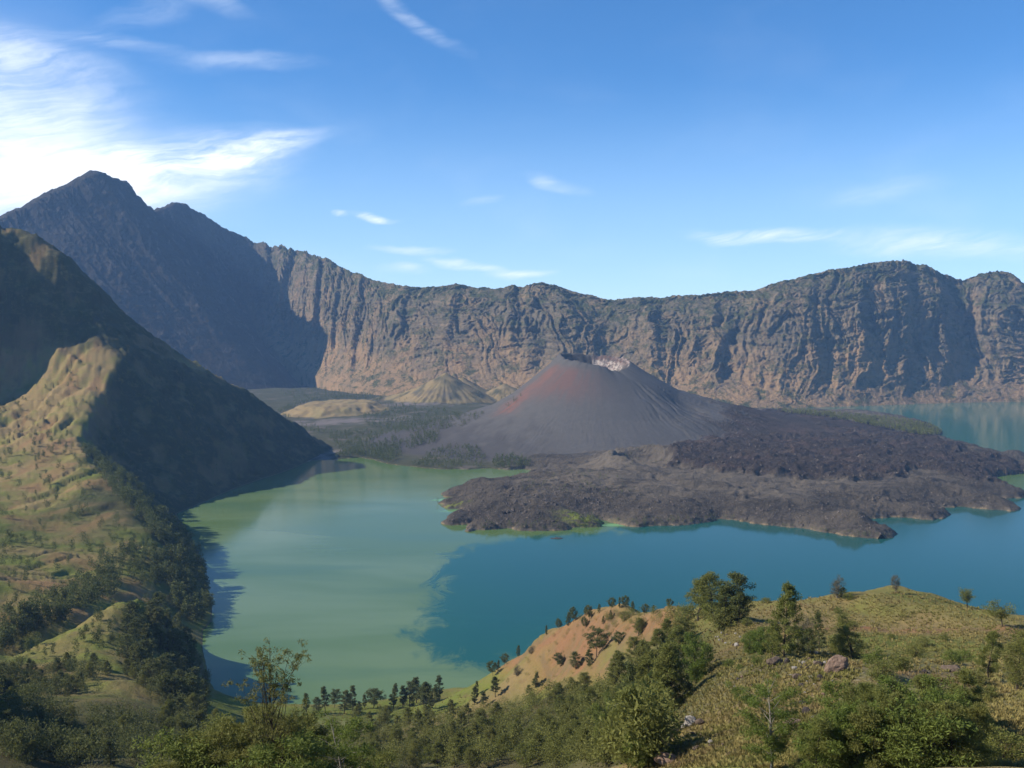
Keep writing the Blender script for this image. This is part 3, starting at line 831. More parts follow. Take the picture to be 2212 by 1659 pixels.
def near_height(x, y):
    z = rbf_eval(near_model, x, y)
    dist = np.hypot(x, y)
    leftw = sstep(-x, 150, 420) * sstep(y, 500, 900)
    wet = sstep(z, 1, 22)
    # erosion gullies on the left slopes run down to the left and the front
    a = (x * 0.42 + y * 0.90)
    c = (x * 0.90 - y * 0.42)
    warp = fbm(x / 420, y / 420, 3, 301) * 0.8
    gul = ridged(c / 120 + warp, a / 900, 3, 303)
    high = sstep(y, 2200, 2700)
    chan = np.clip(1 - np.abs(pnoise(c / 62 + warp * 1.6 + fbm(x / 60, y / 60, 3, 313) * 0.14, a / 700, 315)) * 5.0, 0, 1)
    chan2 = np.clip(1 - np.abs(pnoise(c / 25 + warp * 3 + fbm(x / 40, y / 40, 3, 317) * 0.2, a / 300, 319)) * 4.0, 0, 1)
    patch = sstep(fbm(x / 200, y / 200, 3, 320), -0.25, 0.35)
    z = z - leftw * wet * ((1 - gul) * (3.0 + 5 * high) + chan * (6 + 6 * high) * patch + chan2 * 2.2 * patch)
    z = z + leftw * wet * (fbm(x / 190, y / 190, 3, 311) * 4 + fbm(x / 12, y / 12, 4, 312) * 1.1)
    crag = high * sstep(z, 20, 90)
    z = z + leftw * crag * (ridged((x * 0.5 + y * 0.87) / 95 + warp, (x * 0.87 - y * 0.5) / 260, 4, 318, 0.55) * 7 + fbm(x / 34, y / 34, 4, 322, 0.6) * 5)
    # shaded face: ribs straight down
    fore = 1 - leftw
    z = z + fore * wet * (fbm(x / 60, y / 60, 5, 321) * 3.4 + fbm(x / 9, y / 9, 3, 325) * 0.32 * sstep(700 - dist, 0, 200))
    od = sdist(x, y, ORANGE_P)
    rill = ridged((x * 0.8 + y * 0.6) / 26 + fbm(x / 60, y / 60, 2, 331) * 0.5, (x * 0.6 - y * 0.8) / 90, 3, 333)
    z = z - sstep(od, -10, 25) * ((1.2 - rill) * 3.2 - fbm(x / 11, y / 11, 4, 335, 0.6) * 1.1)
    return np.maximum(z, -49), od


def near_material():
    m, t = material('slope_ground')
    P = t.obj()
    n1 = t.noise(P, 0.012, 6, 0.6)
    n2 = t.noise(P, 0.05, 6, 0.65)
    n3 = t.noise(P, 0.35, 5, 0.65)
    n4 = t.noise(P, 1.4, 4, 0.6)
    green = t.mix(n3, (0.090, 0.115, 0.018), (0.185, 0.195, 0.040))
    straw = t.mix(n3, (0.185, 0.130, 0.052), (0.285, 0.205, 0.090))
    brown = t.mix(n3, (0.125, 0.075, 0.042), (0.200, 0.122, 0.066))
    g = t.math('ADD', t.smooth(n1, 0.36, 0.64, -0.35, 0.45), t.attr('lush'))
    col = t.mix(g, straw, green)
    col = t.mix(t.smooth(n2, 0.55, 0.75, 0, 0.6), col, brown)
    orange = t.mix(n3, (0.200, 0.092, 0.040), (0.300, 0.165, 0.080))
    orange = t.mix(t.smooth(n1, 0.5, 0.65, 0, 0.7), orange, (0.20, 0.135, 0.070))
    orange = t.mix(t.smooth(n4, 0.60, 0.70, 0, 0.6), orange, (0.27, 0.19, 0.125))
    orange = t.mix(t.smooth(t.noise(P, 0.12, 6, 0.7), 0.55, 0.66, 0, 0.55), orange, (0.105, 0.066, 0.036))
    col = t.mix(t.attr('earth'), col, orange)
    ng = t.n('ShaderNodeNewGeometry')
    sp = t.n('ShaderNodeSeparateXYZ')
    t.set(sp.inputs[0], ng.outputs['Normal'])
    steep = t.math('MULTIPLY', t.smooth(sp.outputs[2], 0.70, 0.52), t.math('SUBTRACT', 1.0, t.math('MULTIPLY', t.attr('earth'), 0.85)), clamp=True)
    cliff = t.mix(n2, (0.085, 0.064, 0.046), (0.165, 0.118, 0.075))
    col = t.mix(t.math('MULTIPLY', steep, t.smooth(n3, 0.3, 0.6, 0.5, 0.9)), col, cliff)
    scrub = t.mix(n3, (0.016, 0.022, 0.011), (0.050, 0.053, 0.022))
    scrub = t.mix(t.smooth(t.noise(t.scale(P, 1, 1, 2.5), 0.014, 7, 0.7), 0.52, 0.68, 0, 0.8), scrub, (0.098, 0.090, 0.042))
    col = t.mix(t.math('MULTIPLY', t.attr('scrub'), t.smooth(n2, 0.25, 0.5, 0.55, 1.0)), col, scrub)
    # scree and pale stones
    col = t.mix(t.math('MULTIPLY', t.attr('stony'), t.smooth(n4, 0.5, 0.62)), col, (0.30, 0.27, 0.24))
    shore = t.attr('shore_height')
    col = t.mix(t.smooth(shore, 1.8, 0.5, 0, 0.7), col, (0.12, 0.098, 0.072))
    h = t.math('ADD', t.math('MULTIPLY', n3, 0.8), t.math('MULTIPLY', n4, 0.35))
    p = t.principled(col, 0.95, 0.1, t.bump(h, 1.0, 1.6))
    t.out(p.outputs[0])
    return m


def build_near():
    na, nr = 1200, 1150
    az = np.linspace(-0.98, 0.86, na)
    Y = np.exp(np.linspace(math.log(14), math.log(4420), nr))
    Y = np.r_[-60.0, -30, -10, 0, 6, 10, Y]
    Aa, YY = np.meshgrid(az, Y)
    X = Aa * np.maximum(np.abs(YY), 60 + 0 * YY) * np.where(YY < 60, 1.6 - 0.01 * np.clip(YY, 0, 60), 1.0)
    Z, od = near_height(X, YY)
    px, py = project(X, np.maximum(YY, 1), Z)
    lush = fbm(X / 200, YY / 200, 4, 341) * 0.3 + 0.24
    lush = lush + 0.25 * sstep(-X, 100, 300) * sstep(YY, 600, 900) * (1 - sstep(YY, 1900, 2400)) - 0.22 * sstep(YY, 2000, 2400) - 0.05
    hill = sstep(X, 20, 80) * (1 - sstep(YY, 560, 700))
    meadow = np.exp(-(((X + 90) / 190) ** 2 + ((YY - 1120) / 150) ** 2))
    lush = lush + 0.7 * meadow
    lush = lush + 0.15 + hill * (0.34 * sstep(YY, 380, 470) - 0.04 * (1 - sstep(YY, 330, 400)))
    earth = sstep(od, -14, 18) * np.clip(0.95 + fbm(X / 30, YY / 30, 4, 343) * 0.5, 0, 1)
    ex, ey, _ = at(1950, 1362, 365)
    earth = np.maximum(earth, 0.75 * np.exp(-(((X - ex) / 62) ** 2 + ((YY - ey) / 10) ** 2)) * (0.8 + fbm(X / 15, YY / 8, 3, 345)))
    earth = np.maximum(earth, sstep(YY, 1100, 1300) * sstep(-X, 400, 600) * sstep(fbm(X / 80, YY / 160, 4, 347), 0.12, 0.5) * 0.45)
    scrub = 0.9 * sstep(YY, 1500, 2200) * sstep(X + 1130 - np.interp(YY, [2300, 2500, 2700, 2900, 3200, 3600, 4100], [190, 40, -20, -60, -110, 60, 330]), 0, 45)  # scrub right of the crest, its dark colour also deepening that face's shade
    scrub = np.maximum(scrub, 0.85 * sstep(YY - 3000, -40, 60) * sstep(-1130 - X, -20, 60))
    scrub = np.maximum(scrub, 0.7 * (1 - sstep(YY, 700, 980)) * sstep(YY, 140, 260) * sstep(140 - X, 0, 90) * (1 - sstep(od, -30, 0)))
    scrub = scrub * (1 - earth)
    stony = 0.9 * np.exp(-(((X + 165) / 40) ** 2 + ((YY - 960) / 60) ** 2)) + 0.35 * hill * (1 - sstep(YY, 230, 320))
    global NEAR_GRID
    NEAR_GRID = (az, Y, Z, X)
    return grid_mesh('crater_slope', X, YY, Z, near_material(), dict(lush=lush, earth=np.clip(earth, 0, 1), scrub=np.clip(scrub, 0, 1), stony=np.clip(stony, 0, 1), shore_height=np.clip(Z, -5, 60)))


build_near()

# ================================================================== LAKE
TEAL_P = dpoly([(1330, 1149), (1240, 1154), (1160, 1159), (1080, 1165), (1010, 1178), (968, 1198), (948, 1225), (940, 1268), (930, 1298), (908, 1325), (925, 1336), (893, 1354), (864, 1375), (905, 1395), (928, 1418), (975, 1440), (1060, 1446), (1110, 1420), (1200, 1392), (1300, 1400), (2800, 1500), (2800, 1000), (2330, 1000), (2212, 1060), (1900, 1100), (1700, 1100), (1500, 1100), (1340, 1110)])


def build_lake():
    m, t = material('lake_water')
    P = t.obj()
    sd = t.attr('teal_side')
    wisp = t.noise(t.scale(P, 1, 0.55, 1), 0.009, 8, 0.70, 2.2)
    edge = t.math('ADD', sd, t.math('MULTIPLY', t.math('SUBTRACT', wisp, 0.5), 210.0))
    f = t.smooth(edge, -24, 34)
    f2 = t.smooth(t.math('ADD', sd, t.math('MULTIPLY', t.math('SUBTRACT', t.noise(P, 0.005, 5, 0.6), 0.5), 200.0)), -150, 250)
    n1 = t.noise(t.scale(P, 0.6, 1.5, 1), 0.0016, 4, 0.5, 0.5)
    milky = t.mix(t.smooth(n1, 0.40, 0.60), (0.080, 0.134, 0.036), (0.120, 0.176, 0.072))
    milky = t.mix(t.smooth(t.noise(t.scale(P, 0.5, 2.0, 1), 0.0035, 5, 0.6), 0.48, 0.68, 0, 0.6), milky, (0.062, 0.122, 0.052))
    teal = t.mix(f2, (0.013, 0.082, 0.056), (0.010, 0.072, 0.060))
    col = t.mix(f, milky, teal)
    col = t.mix(t.attr('far_side'), col, (0.035, 0.130, 0.095))
    shal = t.attr('shallow')
    col = t.mix(shal, col, (0.16, 0.36, 0.15))
    p = t.principled(col, 0.10, 0.17, None)
    t.set(p.inputs['Specular IOR Level'], t.smooth(t.attr('far_side'), 0.0, 1.0, 0.17, 0.55))
    p.inputs['IOR'].default_value = 1.33
    rip = t.noise(t.scale(P, 1.0, 1.6, 1), 0.35, 4, 0.6)
    calm = t.math('MULTIPLY', t.noise(P, 0.004, 3, 0.5), 0.10)
    b = t.n('ShaderNodeBump')
    b.inputs['Distance'].default_value = 0.35
    t.set(b.inputs['Strength'], calm)
    t.set(b.inputs['Height'], rip)
    t.set(p.inputs['Normal'], b.outputs[0])
    t.out(p.outputs[0])
    na, nr = 520, 420
    az = np.linspace(-0.8, 1.0, na)
    Y = np.exp(np.linspace(math.log(900), math.log(7600), nr))
    A, YY = np.meshgrid(az, Y)
    X = A * YY
    sd = np.clip(sdist(X, YY, TEAL_P), -600, 600)
    far = sstep(YY, 3300, 3900) * sstep(X, 900, 1500)
    x0, y0, _ = atz(968, 1080)
    sh = np.exp(-(((X - x0) / 34) ** 2 + ((YY - y0) / 16) ** 2)) * 1.6
    x0, y0, _ = atz(1322, 1134)
    sh = np.maximum(sh, np.exp(-(((X - x0) / 42) ** 2 + ((YY - y0) / 16) ** 2)) * 1.0)
    x0, y0, _ = atz(985, 1104)
    sh = np.maximum(sh, np.exp(-(((X - x0) / 40) ** 2 + ((YY - y0) / 18) ** 2)) * 0.6)
    grid_mesh('lake_water', X, YY, X * 0, m, dict(teal_side=sd, far_side=far, shallow=np.clip(sh, 0, 1)))


build_lake()


# ================================================================== VEGETATION
def tag(o, label=None, cat=None, group=None, kind=None):
    if label:
        o['label'] = label
    if cat:
        o['category'] = cat
    if group:
        o['group'] = group
    if kind:
        o['kind'] = kind
    return o


def ground_hit(px, py, grid='near'):
    """terrain point under a sight line"""
    az, Y, Z = (NEAR_GRID if grid == 'near' else LAND_GRID)[:3]
    v = CY - py
    c, s = math.cos(PITCH), math.sin(PITCH)
    dy, dz = F * c + v * s, -F * s + v * c
    a = (px - CX) / dy
    k = np.clip(np.interp(a, az, np.arange(len(az))), 0, len(az) - 1.001)
    i = int(k)
    f = k - i
    col = Z[:, i] * (1 - f) + Z[:, i + 1] * f
    ray = CAM_Z + dz / dy * Y
    ok = (col >= ray) & (Y > (62 if grid == 'near' else 0))
    if not ok.any():
        return None
    j = int(np.argmax(ok))
    if j > 0 and Y[j - 1] > 0:
        d0, d1 = ray[j - 1] - col[j - 1], col[j] - ray[j]
        t = d0 / max(d0 + d1, 1e-6)
        yy = Y[j - 1] + (Y[j] - Y[j - 1]) * t
    else:
        yy = Y[j]
    return np.array((a * yy, yy, CAM_Z + dz / dy * yy))


def ground_at(x, y):
    z, _ = near_height(np.array([x]), np.array([y]))
    return float(z[0])


def leaf_material(name, dark, light, dry, trans=0.22):
    m, t = material(name)
    oi = t.n('ShaderNodeObjectInfo')
    P = t.n('ShaderNodeNewGeometry').outputs['Position']
    rnd = oi.outputs['Random']
    n = t.noise(P, 0.9, 3, 0.6)
    n2 = t.noise(P, 0.06, 3, 0.5)
    col = t.mix(t.smooth(n, 0.3, 0.7), dark, light)
    f = t.math('ADD', t.math('MULTIPLY', rnd, 0.5), t.smooth(n2, 0.4, 0.65, 0, 0.35))
    col = t.mix(t.math('MULTIPLY', f, 0.6), col, dry)
    p = t.principled(col, 0.7, 0.18)
    tr = t.n('ShaderNodeBsdfTranslucent')
    t.set(tr.inputs[0], col)
    mx = t.n('ShaderNodeMixShader')
    mx.inputs[0].default_value = trans
    t.t.links.new(p.outputs[0], mx.inputs[1])
    t.t.links.new(tr.outputs[0], mx.inputs[2])
    t.out(mx.outputs[0])
    return m


def bark_material(name, a, b):
    m, t = material(name)
    P = t.obj()
    n = t.noise(t.scale(P, 3, 3, 0.8), 2.0, 5, 0.6)
    p = t.principled(t.mix(n, a, b), 0.9, 0.1, t.bump(n, 0.6, 0.05))
    t.out(p.outputs[0])
    return m


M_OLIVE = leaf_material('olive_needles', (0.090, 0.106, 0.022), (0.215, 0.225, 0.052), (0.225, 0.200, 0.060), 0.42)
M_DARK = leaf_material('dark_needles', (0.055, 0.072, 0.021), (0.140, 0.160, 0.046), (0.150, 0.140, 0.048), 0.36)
M_FRESH = leaf_material('fresh_leaves', (0.076, 0.112, 0.020), (0.180, 0.228, 0.042), (0.195, 0.195, 0.048), 0.42)
M_YELLOW = leaf_material('yellowish_needles', (0.078, 0.090, 0.020), (0.180, 0.182, 0.046), (0.180, 0.160, 0.046), 0.34)
M_GREYTWIG = leaf_material('grey_twigs', (0.062, 0.056, 0.032), (0.130, 0.115, 0.066), (0.12, 0.10, 0.06), 0.15)
M_BARK = bark_material('dark_bark', (0.035, 0.026, 0.019), (0.085, 0.066, 0.050))
M_PALEBARK = bark_material('pale_bark', (0.14, 0.12, 0.095), (0.30, 0.27, 0.23))


def tube(vs, fs, pts, radii, sides=5):
    pts = np.asarray(pts, float)
    base = len(vs)
    for i, p in enumerate(pts):
        d = pts[min(i + 1, len(pts) - 1)] - pts[max(i - 1, 0)]
        d = d / (np.linalg.norm(d) + 1e-9)
        a = np.cross(d, (0.3, 0.9, 0.1))
        a /= np.linalg.norm(a) + 1e-9
        b = np.cross(d, a)
        for k in range(sides):
            th = 2 * math.pi * k / sides
            vs.append(p + (a * math.cos(th) + b * math.sin(th)) * radii[i])
    for i in range(len(pts) - 1):
        for k in range(sides):
            k2 = (k + 1) % sides
            fs.append((base + i * sides + k, base + i * sides + k2, base + (i + 1) * sides + k2, base + (i + 1) * sides + k))


def mesh_from(name, vs, fs, mats, smooth=False):
    me = bpy.data.meshes.new(name)
    vs = np.asarray(vs, np.float32).reshape(-1, 3)
    fs = np.asarray(fs, np.int32)
    k = fs.shape[1]
    me.vertices.add(len(vs))
    me.vertices.foreach_set('co', vs.ravel())
    me.loops.add(fs.size)
    me.loops.foreach_set('vertex_index', fs.ravel())
    me.polygons.add(len(fs))
    me.polygons.foreach_set('loop_start', np.arange(0, fs.size, k, dtype=np.int32))
    me.polygons.foreach_set('loop_total', np.full(len(fs), k, np.int32))
    if smooth:
        me.polygons.foreach_set('use_smooth', np.ones(len(fs), bool))
    me.update(calc_edges=True)
    for mt in mats:
        me.materials.append(mt)
    return me


def leaves(rng, centers, radii, n, ln, wd, droop=0.4, up=0.3):
    """n slim leaf sprays gathered in clumps; returns verts (4n), quads"""
    centers = np.asarray(centers)
    radii = np.asarray(radii)
    w = radii ** 2
    idx = rng.choice(len(centers), n, p=w / w.sum())
    off = rng.normal(size=(n, 3))
    off /= np.linalg.norm(off, axis=1, keepdims=True) + 1e-9
    rad = rng.rand(n, 1) ** 0.45
    pos = centers[idx] + off * rad * radii[idx][:, None] * np.array([1, 1, 0.8])
    d = off * 0.8 + rng.normal(size=(n, 3)) * 0.55
    d[:, 2] += up - droop * rng.rand(n)
    d /= np.linalg.norm(d, axis=1, keepdims=True) + 1e-9
    side = np.cross(d, rng.normal(size=(n, 3)))
    side /= np.linalg.norm(side, axis=1, keepdims=True) + 1e-9
    L = ln * (0.6 + 0.8 * rng.rand(n, 1))
    Wd = wd * (0.6 + 0.8 * rng.rand(n, 1))
    a = pos - d * L * 0.5
    b = pos + side * Wd * 0.5
    c = pos + d * L * 0.5
    e = pos - side * Wd * 0.5
    v = np.stack([a, b, c, e], 1).reshape(-1, 3)
    f = np.arange(4 * n).reshape(-1, 4)
    return v, f


def grow_tree(name, seed, h=12.0, width=5.0, base=0.25, nbr=14, n=3000, ln=0.5, wd=0.12, clump=0.9, shape='ovoid', stems=1, lean=0.06, mat=None, bark=None, spread=0.5, sides=5, bare_top=0.0, per=3):
    """a trunk mesh with limbs and a crown mesh of leaf sprays, base at the origin"""
    rng = np.random.RandomState(seed)
    tv, tf, cc, cr = [], [], [], []
    for st in range(stems):
        ang0 = rng.rand() * 6.28
        off = np.array([math.cos(ang0), math.sin(ang0), 0]) * (0.0 if stems == 1 else 0.05 * h)
        hh = h * (1.0 if st == 0 else 0.72 + 0.22 * rng.rand())
        ld = np.array([math.cos(ang0), math.sin(ang0), 0]) * (lean if stems == 1 else 0.16) * hh
        k = 7
        tt = np.linspace(0, 1, k)
        wig = np.cumsum(rng.normal(size=(k, 3)) * np.array([1, 1, 0]) * 0.012 * hh, axis=0)
        tr = np.stack([off + ld * q ** 1.3 + np.array([0, 0, hh * q]) for q in tt]) + wig - wig[0]
        tr[0, 2] = -0.04 * h
        r0 = 0.017 * h * (1.0 if st == 0 else 0.75)
        tube(tv, tf, tr, r0 * (1 - tt * 0.93) + 0.004, sides)

        def on(q):
            return np.array([np.interp(q, tt, tr[:, j]) for j in range(3)])
        for b in range(nbr):
            q = base + (1 - base) * ((b + rng.rand() * 0.8) / nbr) ** 0.9 * 0.97
            u = (q - base) / (1 - base)
            if shape == 'ovoid':
                prof = (math.sin(math.pi * min(1, (u * 0.86 + 0.12)) ** 0.75) + 0.05) ** 0.8
            elif shape == 'cone':
                prof = (1 - u) ** 0.8 * 0.9 + 0.10
            elif shape == 'vase':
                prof = 0.25 + 0.75 * u ** 0.8 * (1 - 0.35 * u ** 4)
            else:
                prof = math.sqrt(max(0.02, 1 - (2 * u - 1) ** 2))
            a = b * 2.4 + rng.rand() * 1.3 + ang0
            R0 = width / 2 * prof * (0.65 + 0.6 * rng.rand()) * (0.8 if stems > 1 else 1)
            p0 = on(max(0.03, q - spread * R0 / hh))
            p2 = on(q)
            p2 = np.array([p2[0] + math.cos(a) * R0, p2[1] + math.sin(a) * R0, p2[2] + rng.normal() * 0.02 * h])
            p1 = (p0 + p2) / 2 + np.array([0, 0, 0.10 * R0]) + rng.normal(size=3) * 0.05 * R0
            rb = r0 * 0.38 * (1 - 0.7 * q)
            tube(tv, tf, [p0, p1, p2], [rb, rb * 0.7, rb * 0.25], 4)
            for c in range(per):
                w = 0.45 + 0.6 * (c + rng.rand()) / per
                cp = p0 * (1 - w) + p2 * w + rng.normal(size=3) * 0.22 * clump
                cc.append(cp)
                cr.append(clump * (0.55 + 0.6 * rng.rand()))
        if bare_top == 0:
            cc.append(on(0.97))
            cr.append(clump * 0.6)
    lv, lf = leaves(rng, cc, cr, n, ln, wd)
    tm = mesh_from(name + '_trunk', tv, tf, [bark or M_BARK], True)
    cm = mesh_from(name + '_crown', lv, lf, [mat or M_OLIVE])
    return tm, cm, h


PROTO = {}


def protos(key, count, seed0, **kw):
    PROTO[key] = [grow_tree(key, seed0 + i, **{k: (v[i % len(v)] if isinstance(v, list) else v) for k, v in kw.items()}) for i in range(count)]


# near (leaf-sized sprays), middle distance and far (leaf clumps) sets
protos('near_olive', 6, 100, h=13, width=[7.0, 8.5, 6.2, 7.8, 9.0, 6.6], base=[0.12, 0.2, 0.15, 0.1, 0.22, 0.16], nbr=26, n=12000, ln=0.44, wd=0.095, clump=[1.0, 1.15, 0.95, 1.1, 1.2, 1.0], per=4, stems=[1, 2, 1, 2, 2, 1])
protos('near_fresh', 3, 130, h=10, width=[7.5, 8.5, 7], base=0.08, nbr=24, n=9500, ln=0.42, wd=0.12, clump=1.1, per=4, stems=[2, 1, 2], mat=M_FRESH, shape='round')
protos('mid_olive', 6, 150, h=16, width=[8, 9.5, 7, 10, 8.5, 7.4], base=[0.14, 0.2, 0.12, 0.22, 0.1, 0.18], nbr=36, n=7500, ln=0.62, wd=0.17, clump=[1.05, 1.2, 1.0, 1.25, 1.1, 1.05], per=4, stems=[1, 2, 1, 1, 2, 1])
protos('mid_dark', 4, 170, h=16, width=[7.5, 9, 8, 6.6], base=[0.1, 0.16, 0.12, 0.08], nbr=34, n=7000, ln=0.6, wd=0.18, clump=[1.1, 1.25, 1.15, 1.05], mat=M_DARK, per=4)
protos('slim', 4, 190, h=18, width=[5.0, 6.2, 4.4, 5.6], base=[0.18, 0.25, 0.16, 0.3], nbr=30, n=4200, ln=0.75, wd=0.24, clump=1.0, mat=M_DARK, per=3)
protos('far_dark', 5, 210, h=20, width=[9, 11, 8, 10, 9.5], base=0.12, nbr=24, n=2000, ln=1.1, wd=0.45, clump=[1.5, 1.8, 1.4, 1.7, 1.6], mat=M_DARK, sides=4)
protos('round_dark', 4, 220, h=12, width=[8.5, 9.5, 7.5, 10], base=[0.3, 0.36, 0.28, 0.34], nbr=26, n=4600, ln=0.62, wd=0.2, clump=1.15, mat=M_DARK, per=4, shape='round', lean=0.1)
protos('bush', 4, 230, h=3.2, width=[4.2, 4.8, 3.6, 5.2], base=0.02, nbr=16, n=2600, ln=0.30, wd=0.085, clump=0.62, shape='round', stems=3, mat=M_OLIVE)
protos('bright_bush', 2, 240, h=3.2, width=[5.0, 6.0], base=0.02, nbr=16, n=2600, ln=0.30, wd=0.10, clump=0.66, shape='round', stems=3, mat=M_FRESH)
protos('twiggy', 3, 250, h=7, width=[5.0, 6.5, 4.5], base=0.2, nbr=22, n=3600, ln=0.42, wd=0.06, clump=0.8, shape='round', stems=2, mat=M_GREYTWIG, bark=M_PALEBARK)
protos('spreading', 2, 260, h=8, width=[11, 9], base=0.45, nbr=18, n=2600, ln=0.5, wd=0.13, clump=1.1, shape='vase', stems=2, mat=M_OLIVE)
protos('pine', 1, 270, h=13, width=5, base=0.12, nbr=30, n=5200, ln=0.42, wd=0.12, clump=0.75, shape='cone', mat=M_DARK)
protos('feathery', 3, 280, h=15, width=[12, 13, 11], base=0.18, nbr=32, n=12000, ln=0.5, wd=0.095, clump=1.05, per=4, shape='vase', stems=[2, 1, 2], bark=M_PALEBARK, mat=M_FRESH)

N_TREE = [0]
prng = random.Random(11)


def place_tree(p, height, key, label, group=None, name='casuarina_tree', cat='tree', wide=1.0):
    tm, cm, h0 = prng.choice(PROTO[key])
    e = bpy.data.objects.new(name, None)
    e.empty_display_size = 0.5
    e.location = (float(p[0]), float(p[1]), float(p[2]) - 0.1)
    k = height / h0
    e.scale = (k * wide, k * wide, k)
    e.rotation_euler = (0, 0, prng.uniform(0, 6.28))
    COL.objects.link(e)
    tag(e, label, cat, group)
    for nm, me in (('trunk', tm), ('crown', cm)):
        o = bpy.data.objects.new(nm if name != 'bush' or nm == 'crown' else 'stems', me)
        o.parent = e
        COL.objects.link(o)
    N_TREE[0] += 1
    return e


def tree_px(px, py, hpx, key, label, group=None, wide=1.0, name='casuarina_tree', cat='tree', hmax=30):
    p = ground_hit(px, py)
    if p is None:
        print('no ground', px, py)
        return None
    hm = min(hpx / F * math.hypot(p[0], p[1]), hmax)
    return place_tree(p, hm, key, label, group, name, cat, wide)


ORD = ['first', 'second', 'third', 'fourth', 'fifth', 'sixth', 'seventh', 'eighth', 'ninth', 'tenth', 'eleventh', 'twelfth', 'thirteenth', 'fourteenth', 'fifteenth', 'sixteenth', 'seventeenth', 'eighteenth', 'nineteenth', 'twentieth']

# --- the single trees one can point at on the right-hand hill
single = [
    (1508, 1341, 88, 'mid_olive', 1.3, 'olive casuarina on the left of the dense skyline clump on the grassy hill'),
    (1542, 1334, 96, 'mid_olive', 1.4, 'tall casuarina in the middle of the dense skyline clump on the grassy hill'),
    (1583, 1336, 102, 'mid_dark', 1.4, 'tallest dark casuarina, right side of the skyline clump on the grassy hill'),
    (1568, 1340, 78, 'mid_dark', 1.6, 'broad dark tree between the two tall ones of the skyline clump'),
    (1596, 1342, 66, 'mid_dark', 1.2, 'shorter dark tree at the right foot of the skyline clump'),
    (1694, 1420, 158, 'mid_olive', 0.85, 'tall slender pale green casuarina standing alone above the boulders'),
    (1769, 1408, 84, 'pine', 1.0, 'dark narrow pine just right of the tall slender casuarina'),
    (1848, 1424, 88, 'near_olive', 1.5, 'broad olive tree behind the big boulder with a pale top'),
    (1809, 1422, 50, 'near_olive', 1.6, 'low round tree between the dark pine and the broad olive tree'),
    (1619, 1412, 54, 'near_fresh', 1.1, 'small green casuarina at the left end of the thicket below the skyline clump'),
    (1645, 1414, 62, 'near_fresh', 1.1, 'second green casuarina from the left in the thicket below the skyline clump'),
    (1668, 1418, 70, 'mid_olive', 1.1, 'olive casuarina at the left foot of the tall slender casuarina'),
    (1722, 1416, 66, 'mid_dark', 1.2, 'dark round tree at the right foot of the tall slender casuarina'),
    (1745, 1412, 56, 'mid_dark', 1.2, 'low dark tree touching the left side of the narrow pine'),
    (1738, 1291, 27, 'mid_dark', 1.0, 'small conical dark tree alone on the grassy skyline'),
    (1821, 1293, 24, 'mid_dark', 1.4, 'low dark tree leaning on the brown spreading skyline tree'),
    (1091, 1431, 27, 'far_dark', 1.0, None),
    (2091, 1316, 40, 'spreading', 1.0, 'umbrella shaped tree on the grassy skyline near the right edge'),
    (2169, 1353, 50, 'spreading', 1.25, 'wide spreading tree at the right edge of the grassy hill'),
    (2135, 1466, 96, 'near_olive', 1.0, 'round topped tree on the slope near the right edge, the left one of two'),
    (2195, 1492, 114, 'near_olive', 1.1, 'round topped tree with a pale trunk at the right edge'),
    (1361, 1588, 162, 'mid_dark', 0.9, 'leftmost dark trunked casuarina of the grove left of the boulders'),
    (1404, 1574, 170, 'mid_olive', 1.0, 'tall casuarina second from the left in the grove left of the boulders'),
    (1440, 1545, 172, 'mid_olive', 1.0, 'tallest casuarina in the grove left of the boulders, trunk leaning'),
    (1452, 1538, 150, 'mid_olive', 1.1, 'casuarina on the right side of the tallest one in the grove'),
    (1508, 1472, 108, 'near_fresh', 0.8, 'bright green tree at the right edge of the grove above its own shadow'),
    (1494, 1474, 95, 'mid_olive', 1.0, 'olive tree just left of the bright green one at the edge of the grove'),
    (1487, 1508, 34, 'mid_dark', 1.1, 'small dark tree below the bright green one of the grove'),
    (1384, 1500, 118, 'mid_olive', 1.1, 'olive casuarina at the back of the grove left of the boulders'),
    (1425, 1462, 104, 'mid_olive', 1.1, 'casuarina behind the tallest one of the grove'),
    (1462, 1446, 96, 'mid_olive', 1.15, 'casuarina at the top right of the grove below the skyline clump'),
    (1342, 1512, 104, 'mid_olive', 1.1, 'casuarina at the lower left of the grove against the orange bank'),
    (1478, 1404, 74, 'mid_olive', 1.2, 'olive tree between the grove and the skyline clump'),
    (1440, 1398, 62, 'mid_olive', 1.2, 'olive tree on the slope left of the skyline clump'),
    (1306, 1648, 150, 'feathery', 0.8, 'feathery tree with whitish bare branches at the bottom of the forest'),
    (1665, 1668, 196, 'feathery', 1.15, 'large feathery tree with a pale forked trunk in front of the boulders'),
    (1390, 1655, 92, 'near_fresh', 1.2, 'bright green low tree below the grove at the bottom edge'),
]
for px, py, hp, key, wd, lab in single:
    if lab:
        tree_px(px, py, hp, key, lab, wide=wd, hmax=40)
for px, py, hp, key, wd, lab in ((1806, 1293, 46, 'twiggy', 1.1, 'brown nearly leafless spreading tree on the grassy skyline'), (1936, 1279, 37, 'twiggy', 0.9, 'sparse grey brown tree on the highest hump of the grassy skyline'), (2049, 1290, 19, 'twiggy', 1.3, 'tiny sparse tree on the skyline left of the umbrella shaped tree'), (1741, 1402, 66, 'twiggy', 1.0, 'grey leafless shrub tree left of the dark pine')):
    tree_px(px, py, hp, key, lab, wide=wd, name='bare_tree', cat='tree')

